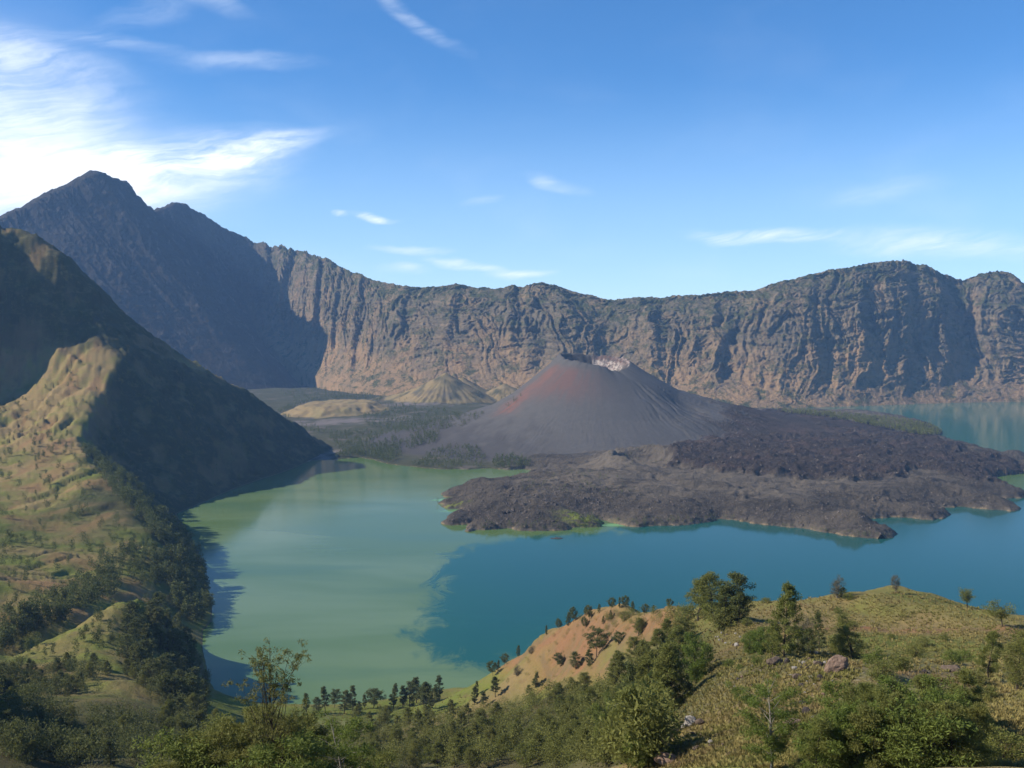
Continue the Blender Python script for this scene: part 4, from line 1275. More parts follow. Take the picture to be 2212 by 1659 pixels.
# --- row along the orange ridge, from the lake upwards
ridge = [(1065, 1459, 34), (1075, 1452, 29), (1089, 1436, 27), (1119, 1416, 25), (1131, 1406, 22), (1180, 1371, 24), (1208, 1358, 24), (1227, 1350, 30), (1239, 1342, 32), (1264, 1330, 22), (1274, 1336, 32), (1294, 1323, 21), (1320, 1316, 28), (1338, 1312, 25), (1353, 1314, 30), (1367, 1320, 24), (1392, 1328, 26), (1412, 1326, 22), (1448, 1315, 24)]
for i, (px, py, hp) in enumerate(ridge):
    tree_px(px, py + 2, hp, ('round_dark', 'slim', 'round_dark', 'mid_dark')[i % 4], '%s casuarina up from the lake along the crest of the orange ridge' % ORD[i], 'casuarinas along the orange ridge crest', 0.85)
bank = [(1288, 1420, 62, 'round_dark', 1.1, 'large dark casuarina in the middle of the orange bank'), (1210, 1440, 30, 'round_dark', 1.2, 'round dark tree on the bare orange slope left of the large one'), (1244, 1444, 38, 'mid_dark', 1.2, 'dark tree directly left of the large casuarina on the orange bank'), (1146, 1414, 20, 'twiggy', 1.2, 'small brown tree on the upper left of the orange bank'), (1116, 1462, 25, 'twiggy', 1.1, 'small tree with a long shadow low on the orange bank'), (1070, 1506, 46, 'slim', 1.3, 'dark casuarina at the foot of the orange ridge beside its own shadow'), (1030, 1500, 30, 'slim', 1.1, 'thin casuarina standing alone on the shore left of the orange ridge'), (1025, 1523, 42, 'slim', 1.2, 'casuarina in the green meadow left of the orange ridge'), (1156, 1486, 35, 'slim', 1.3, 'casuarina on the lower edge of the orange bank'), (1335, 1394, 29, 'round_dark', 1.4, 'round tree at the upper right of the orange bank'), (1274, 1438, 36, 'mid_dark', 1.2, 'tree at the right foot of the large casuarina on the orange bank'), (1379, 1372, 42, 'mid_olive', 1.2, 'olive tree at the top right end of the orange bank'), (1264, 1358, 25, 'round_dark', 0.9, 'small casuarina just below the orange ridge crest, the left one'), (1320, 1338, 21, 'mid_dark', 0.9, 'small casuarina just below the orange ridge crest, the right one'), (1304, 1348, 18, 'mid_dark', 0.9, 'smallest casuarina below the orange ridge crest, between two others'), (1045, 1527, 32, 'slim', 1.4, 'casuarina at the right edge of the green meadow'), (1352, 1338, 20, 'bush', 1.3, 'round dark bush on the shoulder of the orange ridge'), (1372, 1436, 60, 'mid_olive', 1.2, 'olive tree between the orange bank and the grove'), (1330, 1462, 58, 'mid_olive', 1.2, 'olive tree in front of the right half of the orange bank')]
for px, py, hp, key, wd, lab in bank:
    tree_px(px, py, hp, key, lab, None, wd, name='bush' if key == 'bush' else ('bare_tree' if key == 'twiggy' else 'casuarina_tree'), cat='bush' if key == 'bush' else 'tree')
# --- row on the near lake shore, left to right
shore_row = [(662, 1538, 40), (684, 1540, 36), (703, 1536, 52), (723, 1528, 38), (743, 1542, 50), (762, 1536, 56), (775, 1540, 26), (787, 1530, 30), (807, 1530, 44), (850, 1530, 54), (870, 1527, 48), (885, 1526, 68), (900, 1519, 56), (914, 1523, 48), (921, 1532, 70), (931, 1538, 36), (936, 1520, 36), (949, 1512, 60)]
for i, (px, py, hp) in enumerate(shore_row):
    tree_px(px, py, hp, ('slim', 'mid_dark', 'slim', 'round_dark', 'slim')[i % 5], '%s dark casuarina from the left in the row on the near lake shore' % ORD[i], 'casuarinas in a row on the near lake shore', 1.15 if i % 4 else 1.4)

# --- big foreground tree with its own build: straight leader, bare tips and upswept limbs
def hero_tree():
    rng = np.random.RandomState(5)
    p = ground_hit(596, 1655)
    x, y = at(596, 1700, 122)[:2]
    z = ground_at(x, y)
    top = at(581, 1372, 122)
    H = top[2] - z
    tv, tf, cc, cr = [], [], [], []
    tt = np.linspace(0, 1, 10)
    tr = np.stack([np.array([(top[0] - x) * q + 0.10 * math.sin(q * 7), 0.12 * math.cos(q * 5), H * q]) for q in tt])
    tube(tv, tf, tr, 0.20 * (1 - tt * 0.965), 7)

    def limb(q, a, L, rise, r, leafy, sub=5):
        p0 = np.array([np.interp(q, tt, tr[:, j]) for j in range(3)])
        pts = [p0]
        d = np.array([math.cos(a), math.sin(a) * 0.8, rise])
        d /= np.linalg.norm(d)
        for s in range(5):
            d = d + np.array([rng.normal() * 0.10, rng.normal() * 0.10, 0.05])
            d /= np.linalg.norm(d)
            pts.append(pts[-1] + d * L / 5)
        tube(tv, tf, pts, np.linspace(r, r * 0.2, 6), 5)
        for s in range(sub):
            w = 0.35 + 0.65 * (s + rng.rand()) / sub
            b = np.array([np.interp(w, np.linspace(0, 1, 6), np.array(pts)[:, j]) for j in range(3)])
            e = b + (rng.normal(size=3) * np.array([0.8, 0.8, 0.4]) + np.array([0, 0, 0.45])) * L * 0.17
            tube(tv, tf, [b, (b + e) / 2 + rng.normal(size=3) * 0.05, e], [r * 0.28, r * 0.18, r * 0.08], 4)
            if leafy:
                for _ in range(3):
                    cc.append(e + rng.normal(size=3) * 0.28)
                    cr.append(rng.uniform(0.26, 0.52))
        if leafy:
            cc.append(pts[-1])
            cr.append(0.5)
            cc.append(pts[-1] + rng.normal(size=3) * 0.35)
            cr.append(0.38)
    def reach(q, a, Rr, zt, r, sub):
        dz = max(zt - H * q, 0.3)
        limb(q, a, math.hypot(Rr, dz) * 1.03, dz / max(Rr, 0.2), r, True, sub)
    # open, flat-topped upper crown carried on long upswept limbs
    for q, a, Rr, zt in ((0.34, 3.05, 5.0, 0.70), (0.40, 0.10, 5.4, 0.78), (0.46, 2.85, 4.3, 0.80), (0.50, 0.35, 4.6, 0.86), (0.54, 3.3, 3.2, 0.88), (0.58, 0.0, 3.5, 0.89), (0.60, 2.6, 2.3, 0.91), (0.63, 0.5, 2.2, 0.91), (0.66, 3.4, 1.3, 0.93), (0.68, 1.2, 1.4, 0.90), (0.56, 4.6, 2.4, 0.83), (0.5, 1.6, 2.6, 0.84), (0.44, 5.4, 3.6, 0.75), (0.42, 4.0, 3.6, 0.74)):
        reach(q, a, Rr * (0.9 + 0.2 * rng.rand()), H * zt, 0.075, 6)
    # fuller lower crown
    for i in range(24):
        q = 0.10 + 0.30 * (i / 23)
        reach(q, i * 2.39 + rng.rand() * 0.5, rng.uniform(2.2, 5.2), H * (q + rng.uniform(0.16, 0.3)), 0.06, 6)
    limb(0.80, 1.9, 1.6, 2.4, 0.02, False, 2)
    limb(0.9, 1.2, 1.2, 3.0, 0.018, False, 2)
    lv, lf = leaves(rng, cc, cr, 15000, 0.34, 0.09, 1.0, 0.05)
    top_clear = np.array([not (abs(p_[0]) < 0.7 and p_[2] > H * 0.9) for p_ in lv[::4]])
    lf = lf[top_clear]
    e = bpy.data.objects.new('broadleaf_tree', None)
    e.location = (x, y, z - 0.2)
    COL.objects.link(e)
    tag(e, 'large open leafy tree with a thin bare top rising in front of the green lake', 'tree')
    for nm, me in (('trunk', mesh_from('hero_trunk', tv, tf, [M_BARK], True)), ('crown', mesh_from('hero_crown', lv, lf, [M_YELLOW]))):
        o = bpy.data.objects.new(nm, me)
        o.parent = e
        COL.objects.link(o)


hero_tree()
for x, Y, w_, h_, key, lab in ((492, 140, 1.15, 18.5, 'near_olive', 'bushy yellow green tree left of the large open leafy tree'), (545, 128, 1.15, 14.5, 'near_olive', 'dense tree filling the left foot of the large open leafy tree'), (640, 128, 1.15, 14.5, 'near_olive', 'dense tree filling the right foot of the large open leafy tree'), (690, 142, 1.15, 18.0, 'near_olive', 'bushy tree right of the large open leafy tree, below the shore row'), (430, 128, 1.2, 13.0, 'near_olive', 'low olive tree at the bottom edge left of the large open leafy tree'), (742, 135, 1.1, 15.5, 'feathery', 'sparse tree with pale slanting branches right of the large open leafy tree'), (372, 126, 1.3, 11.5, 'near_fresh', 'low bright tree at the bottom edge beside the dark hollow'), (592, 116, 1.4, 11.0, 'near_fresh', 'low tree hiding the trunk base of the large open leafy tree'), (325, 122, 1.5, 9.5, 'near_olive', 'lowest olive tree at the bottom edge in front of the dark hollow'), (800, 150, 1.2, 12.5, 'near_olive', 'olive tree at the bottom edge below the stony clearing')):
    gx, gy, _ = at(x, 1600, Y)
    place_tree((gx, gy, ground_at(gx, gy)), h_, key, lab, wide=w_, name='broadleaf_tree')


def region_points(poly, count, seed, mind=9, grid='near', accept=None, aspect=1.0):
    rr = random.Random(seed)
    xs = [p[0] for p in poly]
    ys = [p[1] for p in poly]
    pts, tries = [], 0
    P = np.array(poly, float)
    while len(pts) < count and tries < count * 60:
        tries += 1
        q = (rr.uniform(min(xs), max(xs)), rr.uniform(min(ys), max(ys)))
        if sdist(np.array([q[0]]), np.array([q[1]]), P)[0] < 0:
            continue
        if mind and any(abs(q[0] - a[0]) < mind and abs(q[1] - a[1]) < mind * aspect for a in pts):
            continue
        g = ground_hit(q[0], q[1], grid)
        if g is None or g[2] < 0.3 or (accept and not accept(g, q)):
            continue
        pts.append((q[0], q[1], g))
    return pts


HILLOCKS = ([(95, 1540), (120, 1520), (175, 1502), (300, 1504), (360, 1530), (380, 1575), (300, 1560), (250, 1552), (150, 1560)], [(180, 1492), (235, 1462), (315, 1474), (300, 1500), (230, 1506)], [(60, 1400), (150, 1345), (262, 1284), (275, 1300), (268, 1400), (180, 1390), (90, 1420)])


def open_ground(g, q):
    return all(sdist(np.array([q[0]]), np.array([q[1]]), h)[0] < 0 for h in HILLOCKS)


def forest(poly, count, seed, keys, hm, where, group, rows, mind=14, wide=(0.95, 1.3), name='casuarina_tree', adj='casuarina', accept=None):
    pts = region_points(poly, count, seed, mind, aspect=0.55, accept=accept)
    pts.sort(key=lambda t: t[1])
    n = len(pts)
    out = []
    for r in range(rows):
        sub = sorted(pts[n * r // rows: n * (r + 1) // rows], key=lambda t: t[0])
        for i, (px, py, g) in enumerate(sub):
            row = 'only' if rows == 1 else ('back' if r == 0 else ('front' if r == rows - 1 else (['second', 'third', 'fourth', 'fifth', 'sixth'][r - 1])))
            pos = ORD[i] + ' from the left' if i < 20 else 'far right'
            lab = '%s %s, %s row, %s' % (adj, where, row, pos.replace(' the', '')) if rows > 1 else '%s %s, %s' % (adj, where, pos)
            out.append(place_tree(g, prng.uniform(*hm), prng.choice(keys), lab, group, name, 'tree', prng.uniform(*wide)))
    return out


forest([(770, 1560), (850, 1548), (1000, 1545), (1090, 1560), (1090, 1600), (760, 1610)], 26, 1, ['mid_olive'], (13, 19), 'in the forest below the meadow', 'casuarinas in the forest below the shore meadow', 2)
forest([(1090, 1530), (1200, 1500), (1290, 1490), (1350, 1530), (1330, 1600), (1090, 1600)], 24, 2, ['mid_olive'], (12, 18), 'in the forest below the orange bank', 'casuarinas in the forest below the orange bank', 2)
forest([(780, 1610), (1060, 1605), (1060, 1665), (780, 1665)], 24, 3, ['mid_olive', 'mid_olive', 'near_olive'], (12, 17), 'in the bottom middle forest', 'casuarinas in the bottom middle forest', 2)
forest([(1060, 1605), (1330, 1600), (1400, 1665), (1060, 1665)], 22, 4, ['mid_olive', 'near_olive'], (11, 16), 'in the forest left of the grove', 'casuarinas in the forest left of the grove', 2)
# bottom right thicket
forest([(1770, 1622), (1840, 1578), (1960, 1566), (2070, 1575), (2140, 1610), (2110, 1710), (1735, 1710)], 24, 5, ['near_olive', 'near_fresh', 'near_olive'], (7.5, 10.5), 'in the thicket right of the boulders', 'trees of the thicket right of the boulders', 3, 30, (1.0, 1.35), adj='bushy olive tree')
# left: dark grove between the grassy spur and the water, and the trees around the hillocks
forest([(272, 1320), (335, 1296), (378, 1360), (425, 1415), (440, 1480), (455, 1530), (400, 1530), (330, 1500), (275, 1430)], 58, 6, ['far_dark'], (20, 28), 'in the grove on the left shore', 'casuarinas of the dark grove on the left shore', 4, 8, (1.15, 1.5), adj='dark casuarina')
forest([(360, 1545), (460, 1540), (480, 1600), (400, 1640), (350, 1590)], 16, 7, ['mid_dark', 'mid_olive'], (15, 20), 'right of the terraced hillock', 'casuarinas right of the terraced hillock', 2, 12, adj='dark casuarina')
forest([(0, 1460), (110, 1440), (230, 1440), (330, 1470), (300, 1500), (150, 1505), (0, 1530)], 30, 8, ['mid_dark', 'mid_olive'], (12, 18), 'between grassy spur and hillocks', 'trees between the grassy spur and the hillocks', 2, 13, adj='tree', accept=open_ground)
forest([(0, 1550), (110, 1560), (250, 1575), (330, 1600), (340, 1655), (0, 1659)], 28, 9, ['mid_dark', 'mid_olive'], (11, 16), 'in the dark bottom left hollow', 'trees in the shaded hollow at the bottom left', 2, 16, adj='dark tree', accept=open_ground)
print('individual trees', N_TREE[0])

# --- bushes on the hill
bl = [(1563, 1354, 46, 'bush', 1.4, 'wide dark bush in front of the skyline clump'), (1484, 1342, 42, 'bush', 1.3, 'olive bush at the left end of the skyline clump'), (1613, 1300, 12, 'bush', 1.2, 'small dark bush on the skyline right of the clump'), (1650, 1303, 13, 'bush', 0.9, 'small upright skyline bush, the left one of a pair'), (1659, 1303, 13, 'bush', 0.9, 'small upright skyline bush, the right one of a pair'), (1836, 1295, 16, 'bush', 1.0, 'green bush right of the brown spreading skyline tree'), (1812, 1325, 15, 'bright_bush', 0.8, 'green bush alone in the grass below the skyline trees'), (1614, 1350, 15, 'bush', 1.3, 'low bush in the shadow right of the skyline clump'), (1885, 1434, 34, 'bright_bush', 1.0, 'bright green bush right of the broad olive tree'), (1573, 1440, 18, 'bright_bush', 1.0, 'bright green bush on the dry grass left of the boulders'), (1597, 1446, 12, 'bright_bush', 1.0, 'smaller green bush right of the one on the dry grass'), (1636, 1436, 22, 'bright_bush', 0.9, 'green bush below the thicket near the boulders'), (2060, 1430, 26, 'bright_bush', 1.3, 'bright green bush in the middle of the right-hand slope'), (2086, 1428, 22, 'bright_bush', 1.3, 'bright green bush touching the one on the right-hand slope'), (1994, 1396, 20, 'bush', 1.2, 'green bush on the reddish grass of the hill'), (1980, 1420, 30, 'bush', 1.1, 'rounded olive bush at the edge of the thicket below the reddish grass'), (2040, 1384, 16, 'bush', 0.9, 'small bush on the reddish grass near the right'), (1925, 1380, 14, 'bush', 1.0, 'small bush on the reddish grass, the left one'), (2110, 1480, 34, 'bush', 1.4, 'dark bush in front of the round topped trees at the right'), (2130, 1510, 30, 'bush', 1.4, 'dark bush on the slope below the round topped trees'), (1940, 1450, 40, 'bush', 1.3, 'olive bush at the top of the dense thicket'), (1905, 1465, 40, 'bush', 1.3, 'olive bush right of the big boulder with a pale top'), (2170, 1640, 60, 'bush', 1.3, 'dark bush in the bottom right corner')]
for px, py, hp, key, wd, lab in bl:
    tree_px(px, py, hp, key, lab, None, wd, 'bush', 'bush', hmax=9)


# ================================================================== FAR WOODS, SHRUBS AND GRASS (uncountable masses)
def mass(name, items, mat, label, seed, n_leaf, ln, wd, trunk=True, cat='trees', clump=(0.5, 0.30)):
    """one mesh of many far-off trees: items are (point, height, width)"""
    rng = np.random.RandomState(seed)
    V, Fc = [], []
    off = 0
    for p, h, w_ in items:
        p = np.asarray(p, float)
        k = 6
        cz = np.linspace(0.30, 0.95, k)
        prof = np.sin(np.pi * np.clip(cz * 0.95, 0, 1)) ** 0.7 * 0.5 + 0.12
        a = rng.rand(k) * 6.28
        cc = np.stack([np.cos(a) * prof * w_ * 0.35, np.sin(a) * prof * w_ * 0.35, cz * h], -1)
        v, f = leaves(rng, cc, np.full(k, w_ * 0.5) * (0.6 + 0.6 * prof), n_leaf, ln * h, wd * h)
        V.append(v + p)
        Fc.append(f + off)
        off += len(v)
        if trunk:
            r = 0.018 * h
            q = np.array([(-r, 0, -1), (r * 0.5, r, -1), (r * 0.5, -r, -1), (0, 0, h * 0.8)]) + p
            V.append(q)
            Fc.append(np.array([(0, 1, 3, 3), (1, 2, 3, 3), (2, 0, 3, 3)]) + off)
            off += 4
    me = mesh_from(name, np.concatenate(V), np.concatenate(Fc), [mat])
    me.validate()
    o = bpy.data.objects.new(name, me)
    COL.objects.link(o)
    tag(o, label, cat, None, 'stuff')
    return o


def sample(poly, count, seed, hm, wr, grid='near', mind=0, accept=None):
    rr = random.Random(seed * 7 + 1)
    return [(g - np.array((0, 0, 0.4)), (h := rr.uniform(*hm)), h * rr.uniform(*wr)) for _, _, g in region_points(poly, count, seed, mind, grid, accept)]


# left slope: shore wood, gullies, the wooded edge of the spur, single trees in the grass
left_trees = []
left_trees += sample([(330, 1225), (400, 1190), (432, 1200), (448, 1260), (457, 1320), (440, 1350), (395, 1345), (345, 1270)], 150, 31, (22, 34), (0.34, 0.5))
left_trees += sample([(172, 975), (215, 985), (300, 1060), (352, 1115), (395, 1150), (420, 1195), (375, 1200), (320, 1150), (280, 1105), (225, 1045)], 230, 32, (22, 34), (0.42, 0.58))
left_trees += sample([(0, 1330), (60, 1330), (190, 1262), (240, 1218), (262, 1250), (250, 1288), (160, 1335), (60, 1385), (0, 1420)], 150, 33, (18, 28), (0.42, 0.58))
left_trees += sample([(255, 1175), (330, 1190), (350, 1270), (300, 1280), (255, 1240)], 40, 34, (18, 27), (0.35, 0.5))
left_trees += sample([(0, 980), (130, 920), (165, 965), (190, 1010), (80, 1060), (0, 1090)], 44, 35, (12, 24), (0.4, 0.6))
left_trees += sample([(0, 860), (120, 800), (200, 770), (235, 820), (170, 940), (0, 960)], 24, 36, (9, 16), (0.45, 0.7))
left_trees += sample([(0, 1090), (180, 1040), (280, 1110), (340, 1190), (250, 1260), (0, 1320)], 84, 37, (11, 22), (0.4, 0.65))
left_trees += sample([(40, 1410), (180, 1350), (270, 1300), (270, 1430), (120, 1460)], 34, 38, (11, 17), (0.35, 0.5))
left_trees += sample([(310, 1180), (350, 1190), (372, 1240), (352, 1262)], 16, 39, (14, 20), (0.35, 0.5))
mass('wood', left_trees, M_DARK, 'dark casuarinas scattered over the far left slope and its lake shore', 41, 210, 0.10, 0.048)
under = sample([(770, 1552), (1000, 1545), (1200, 1500), (1350, 1490), (1420, 1540), (1420, 1665), (420, 1665), (480, 1610), (700, 1580)], 560, 45, (6, 14), (0.6, 0.95))
under += sample([(1240, 1340), (1480, 1320), (1500, 1400), (1440, 1500), (1300, 1500), (1330, 1440), (1420, 1400)], 70, 46, (4, 8), (0.7, 1.0))
under += sample([(1060, 1480), (1210, 1362), (1335, 1315), (1395, 1330), (1350, 1400), (1200, 1495), (1090, 1500)], 70, 145, (1.5, 4.0), (0.9, 1.3))
mass('undergrowth', under, M_OLIVE, 'olive undergrowth and young trees filling the forested slope', 47, 420, 0.085, 0.03)
leftlow = sample([(0, 1440), (230, 1440), (300, 1470), (450, 1500), (480, 1600), (420, 1659), (0, 1659)], 400, 48, (7, 17), (0.55, 0.85), accept=open_ground)
leftlow += sample([(275, 1320), (340, 1300), (420, 1400), (455, 1480), (455, 1530), (330, 1510), (280, 1440)], 110, 49, (10, 20), (0.5, 0.7))
mass('undergrowth', leftlow, M_DARK, 'dark undergrowth and young trees around the hillocks at the lower left', 50, 240, 0.095, 0.036)
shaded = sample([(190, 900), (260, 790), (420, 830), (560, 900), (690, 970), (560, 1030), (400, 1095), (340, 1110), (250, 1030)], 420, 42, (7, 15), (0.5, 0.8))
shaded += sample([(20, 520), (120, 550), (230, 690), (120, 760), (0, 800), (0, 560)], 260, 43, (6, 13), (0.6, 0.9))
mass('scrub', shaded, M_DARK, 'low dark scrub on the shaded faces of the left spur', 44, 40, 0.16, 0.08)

# woods round the cone: valley floor, headlands, the shore of the lava
AZL, YL, ZL = LAND_GRID[:3]


def land_val(k, g):
    i = np.searchsorted(AZL, g[0] / g[1])
    j = np.searchsorted(YL, g[1])
    return LAND_GRID[k][min(j, len(YL) - 1), min(i, len(AZL) - 1)]


def woody(g, q):
    return land_val(6, g) < 0.3 and land_val(8, g) < 0.45 and land_val(3, g) > 6


def thin_woody(g, q):
    return woody(g, q) and fbm(np.array([g[0] / 120]), np.array([g[1] / 160]), 3, 401)[0] > -0.12


vt = []
vt += sample([(600, 890), (640, 868), (800, 850), (830, 862), (800, 880), (640, 900), (620, 905)], 330, 51, (14, 24), (0.35, 0.5), 'land', accept=woody)
vt += sample([(590, 846), (700, 838), (800, 836), (830, 850), (760, 858), (640, 868)], 330, 59, (14, 24), (0.4, 0.55), 'land')
vt += sample([(800, 878), (850, 872), (960, 886), (1000, 900), (950, 925), (880, 935), (800, 925), (780, 905)], 620, 52, (14, 22), (0.4, 0.55), 'land', accept=woody)
vt += sample([(640, 905), (720, 935), (800, 925), (900, 930), (960, 925), (940, 960), (860, 975), (830, 998), (770, 992), (735, 985), (720, 955), (650, 925)], 760, 53, (13, 21), (0.4, 0.55), 'land', accept=thin_woody)
vt += sample([(720, 990), (780, 960), (860, 965), (870, 990), (835, 1003), (790, 992), (740, 992)], 260, 54, (16, 24), (0.35, 0.5), 'land', accept=woody)
vt += sample([(960, 905), (1040, 890), (1060, 905), (990, 925), (940, 930)], 120, 55, (9, 15), (0.45, 0.6), 'land', accept=thin_woody)
vt += sample([(900, 1008), (930, 975), (985, 960), (1030, 968), (1052, 990), (1050, 1010), (980, 1013)], 300, 56, (12, 19), (0.4, 0.55), 'land')
vt += sample([(1062, 1010), (1070, 988), (1120, 985), (1148, 1000), (1140, 1012), (1100, 1014)], 150, 57, (14, 20), (0.35, 0.5), 'land')
vt += sample([(880, 1004), (935, 985), (935, 1010), (890, 1007)], 60, 58, (10, 15), (0.4, 0.5), 'land')
vt += sample([(860, 805), (1130, 800), (1130, 880), (860, 880)], 160, 60, (10, 17), (0.45, 0.6), 'land', accept=lambda g, q: fbm(np.array([g[0] / 90]), np.array([g[1] / 120]), 3, 403)[0] > 0.1)
mass('wood', vt, M_DARK, 'casuarina wood on the valley floor left of the grey cone', 61, 34, 0.17, 0.085)
hd = sample([(1672, 886), (1731, 887), (1866, 899), (1940, 906), (2013, 920), (2035, 933), (2030, 940), (1990, 942), (1900, 924), (1800, 904), (1700, 893)], 1300, 62, (13, 20), (0.4, 0.55), 'land')
mass('wood', hd, M_OLIVE, 'young casuarina wood on the flat headland right of the cone', 63, 22, 0.2, 0.11)
sh = sample([(1040, 1130), (1240, 1128), (1240, 1147), (1040, 1147)], 46, 64, (7, 13), (0.4, 0.55), 'land')
sh += sample([(1240, 1112), (1300, 1112), (1310, 1140), (1240, 1142)], 36, 65, (8, 15), (0.4, 0.55), 'land')
sh += sample([(1300, 1126), (1560, 1115), (1600, 1124), (1400, 1140)], 60, 66, (6, 12), (0.5, 0.8), 'land')
sh += sample([(1590, 1124), (1900, 1155), (1930, 1158), (1860, 1164), (1700, 1142)], 60, 67, (5, 9), (0.6, 0.9), 'land')
sh += sample([(1120, 1035), (1200, 1010), (1330, 1030), (1420, 1060), (1300, 1070), (1120, 1060)], 70, 68, (7, 14), (0.4, 0.6), 'land')
sh += sample([(1300, 975), (1420, 960), (1460, 1000), (1340, 1012)], 20, 69, (7, 13), (0.5, 0.8), 'land')
sh += sample([(938, 1085), (946, 1086), (946, 1089), (938, 1089)], 2, 70, (14, 16), (0.35, 0.45), 'land')
mass('shrubs', sh, M_DARK, 'shrubs and small trees dotted over the lava and along its shore', 71, 34, 0.17, 0.085)
# rim scrub on the skyline of the right-hand wall is part of the wall's own rough crest

# --- dry grass tussocks on the right-hand hill
def tussocks():
    rng = np.random.RandomState(91)
    polys = [([(1440, 1310), (1600, 1298), (1880, 1285), (1970, 1275), (2212, 1340), (2230, 1480), (2150, 1500), (1900, 1450), (1700, 1410), (1560, 1450), (1480, 1440)], 5200, 'near'), ([(1395, 1659), (1425, 1550), (1530, 1435), (1700, 1410), (1880, 1430), (1800, 1520), (1740, 1659)], 6200, 'near'), ([(2100, 1480), (2230, 1480), (2230, 1660), (2080, 1660)], 1500, 'near'), ([(560, 1555), (1000, 1500), (1060, 1530), (900, 1580)], 500, 'near')]
    V, n = [], 0
    for poly, cnt, gname in polys:
        P = np.array(poly, float)
        got = 0
        while got < cnt:
            qx = rng.uniform(P[:, 0].min(), P[:, 0].max(), 400)
            qy = rng.uniform(P[:, 1].min(), P[:, 1].max(), 400)
            ok = sdist(qx, qy, P) > 0
            for x, y in zip(qx[ok], qy[ok]):
                g = ground_hit(x, y)
                if g is None:
                    continue
                got += 1
                dist = math.hypot(g[0], g[1])
                s = rng.uniform(0.35, 0.8) * (0.8 + dist / 700)
                m_ = 9
                a = rng.rand(m_) * 6.28
                lean = rng.uniform(0.25, 0.9, m_)
                d = np.stack([np.cos(a) * lean, np.sin(a) * lean, np.ones(m_)], -1)
                d /= np.linalg.norm(d, axis=1, keepdims=True)
                sd = np.stack([-np.sin(a), np.cos(a), np.zeros(m_)], -1)
                b = g + np.stack([np.cos(a), np.sin(a), np.zeros(m_)], -1) * s * 0.25 - np.array((0, 0, 0.08))
                L = s * rng.uniform(0.7, 1.2, (m_, 1))
                wdt = s * 0.16
                V.append(np.stack([b - sd * wdt, b + sd * wdt, b + d * L * 0.6 + sd * wdt * 0.7, b + d * L], 1).reshape(-1, 3))
                if got >= cnt:
                    break
    V = np.concatenate(V)
    Fq = np.arange(len(V)).reshape(-1, 4)
    m, t = material('dry_grass')
    P = t.n('ShaderNodeNewGeometry').outputs['Position']
    n1 = t.noise(P, 0.05, 4, 0.6)
    n2 = t.noise(P, 1.2, 2, 0.5)
    c = t.mix(n2, (0.20, 0.158, 0.052), (0.33, 0.265, 0.10))
    c = t.mix(t.smooth(n1, 0.44, 0.64, 0, 0.75), c, (0.165, 0.165, 0.042))
    c = t.mix(t.smooth(t.noise(P, 0.022, 4, 0.6), 0.56, 0.68, 0, 0.7), c, (0.20, 0.125, 0.065))
    p = t.principled(c, 0.9, 0.1)
    tr = t.n('ShaderNodeBsdfTranslucent')
    t.set(tr.inputs[0], c)
    mx = t.n('ShaderNodeMixShader')
    mx.inputs[0].default_value = 0.25
    t.t.links.new(p.outputs[0], mx.inputs[1])
    t.t.links.new(tr.outputs[0], mx.inputs[2])
    t.out(mx.outputs[0])
    o = bpy.data.objects.new('grass', mesh_from('grass', V, Fq, [m]))
    COL.objects.link(o)
    tag(o, 'dry yellow grass tussocks on the right-hand hill', 'grass', None, 'stuff')


tussocks()


# ================================================================== BOULDERS
def rock_material(name, a, b, lichen):
    m, t = material(name)
    P = t.obj()
    n = t.noise(P, 1.6, 6, 0.65)
    n2 = t.noise(P, 5.0, 4, 0.6)
    c = t.mix(n, a, b)
    c = t.mix(t.smooth(n2, 0.58, 0.72, 0, 0.7), c, lichen)
    p = t.principled(c, 0.95, 0.12, t.bump(t.noise(P, 4.0, 7, 0.7), 0.9, 0.25))
    t.out(p.outputs[0])
    return m


M_ROCK = {'brown': rock_material('brown_rock', (0.075, 0.055, 0.042), (0.165, 0.122, 0.088), (0.22, 0.19, 0.15)), 'pale': rock_material('pale_rock', (0.22, 0.195, 0.165), (0.36, 0.325, 0.28), (0.44, 0.41, 0.36)), 'red': rock_material('reddish_rock', (0.145, 0.095, 0.066), (0.25, 0.168, 0.118), (0.32, 0.27, 0.21)), 'dark': rock_material('dark_rock', (0.038, 0.032, 0.030), (0.085, 0.068, 0.058), (0.15, 0.13, 0.11))}


def rock_mesh(seed, sx, sy, sz, mat):
    import bmesh
    bm = bmesh.new()
    bmesh.ops.create_icosphere(bm, subdivisions=4, radius=1.0)
    rng = np.random.RandomState(seed)
    co = np.array([v.co[:] for v in bm.verts])
    # cut by random planes for angular faces, then roughen
    for _ in range(11):
        nrm = rng.normal(size=3)
        nrm /= np.linalg.norm(nrm)
        d = rng.uniform(0.62, 0.92)
        k = co @ nrm - d
        co = co - np.clip(k, 0, None)[:, None] * nrm * 0.92
    r = 1 + 0.10 * fbm(co[:, 0] * 2 + seed, co[:, 1] * 2 + co[:, 2] * 1.7, 4, seed % 50)
    co = co * r[:, None] * np.array([sx, sy, sz])
    for v, c in zip(bm.verts, co):
        v.co = c
    me = bpy.data.meshes.new('boulder')
    bm.to_mesh(me)
    bm.free()
    me.materials.append(M_ROCK[mat])
    return me


ROCKS = {m: [rock_mesh(300 + 10 * i + k, 1, 0.85, 0.75, m) for k in range(4)] for i, m in enumerate(M_ROCK)}
rrng = random.Random(5)


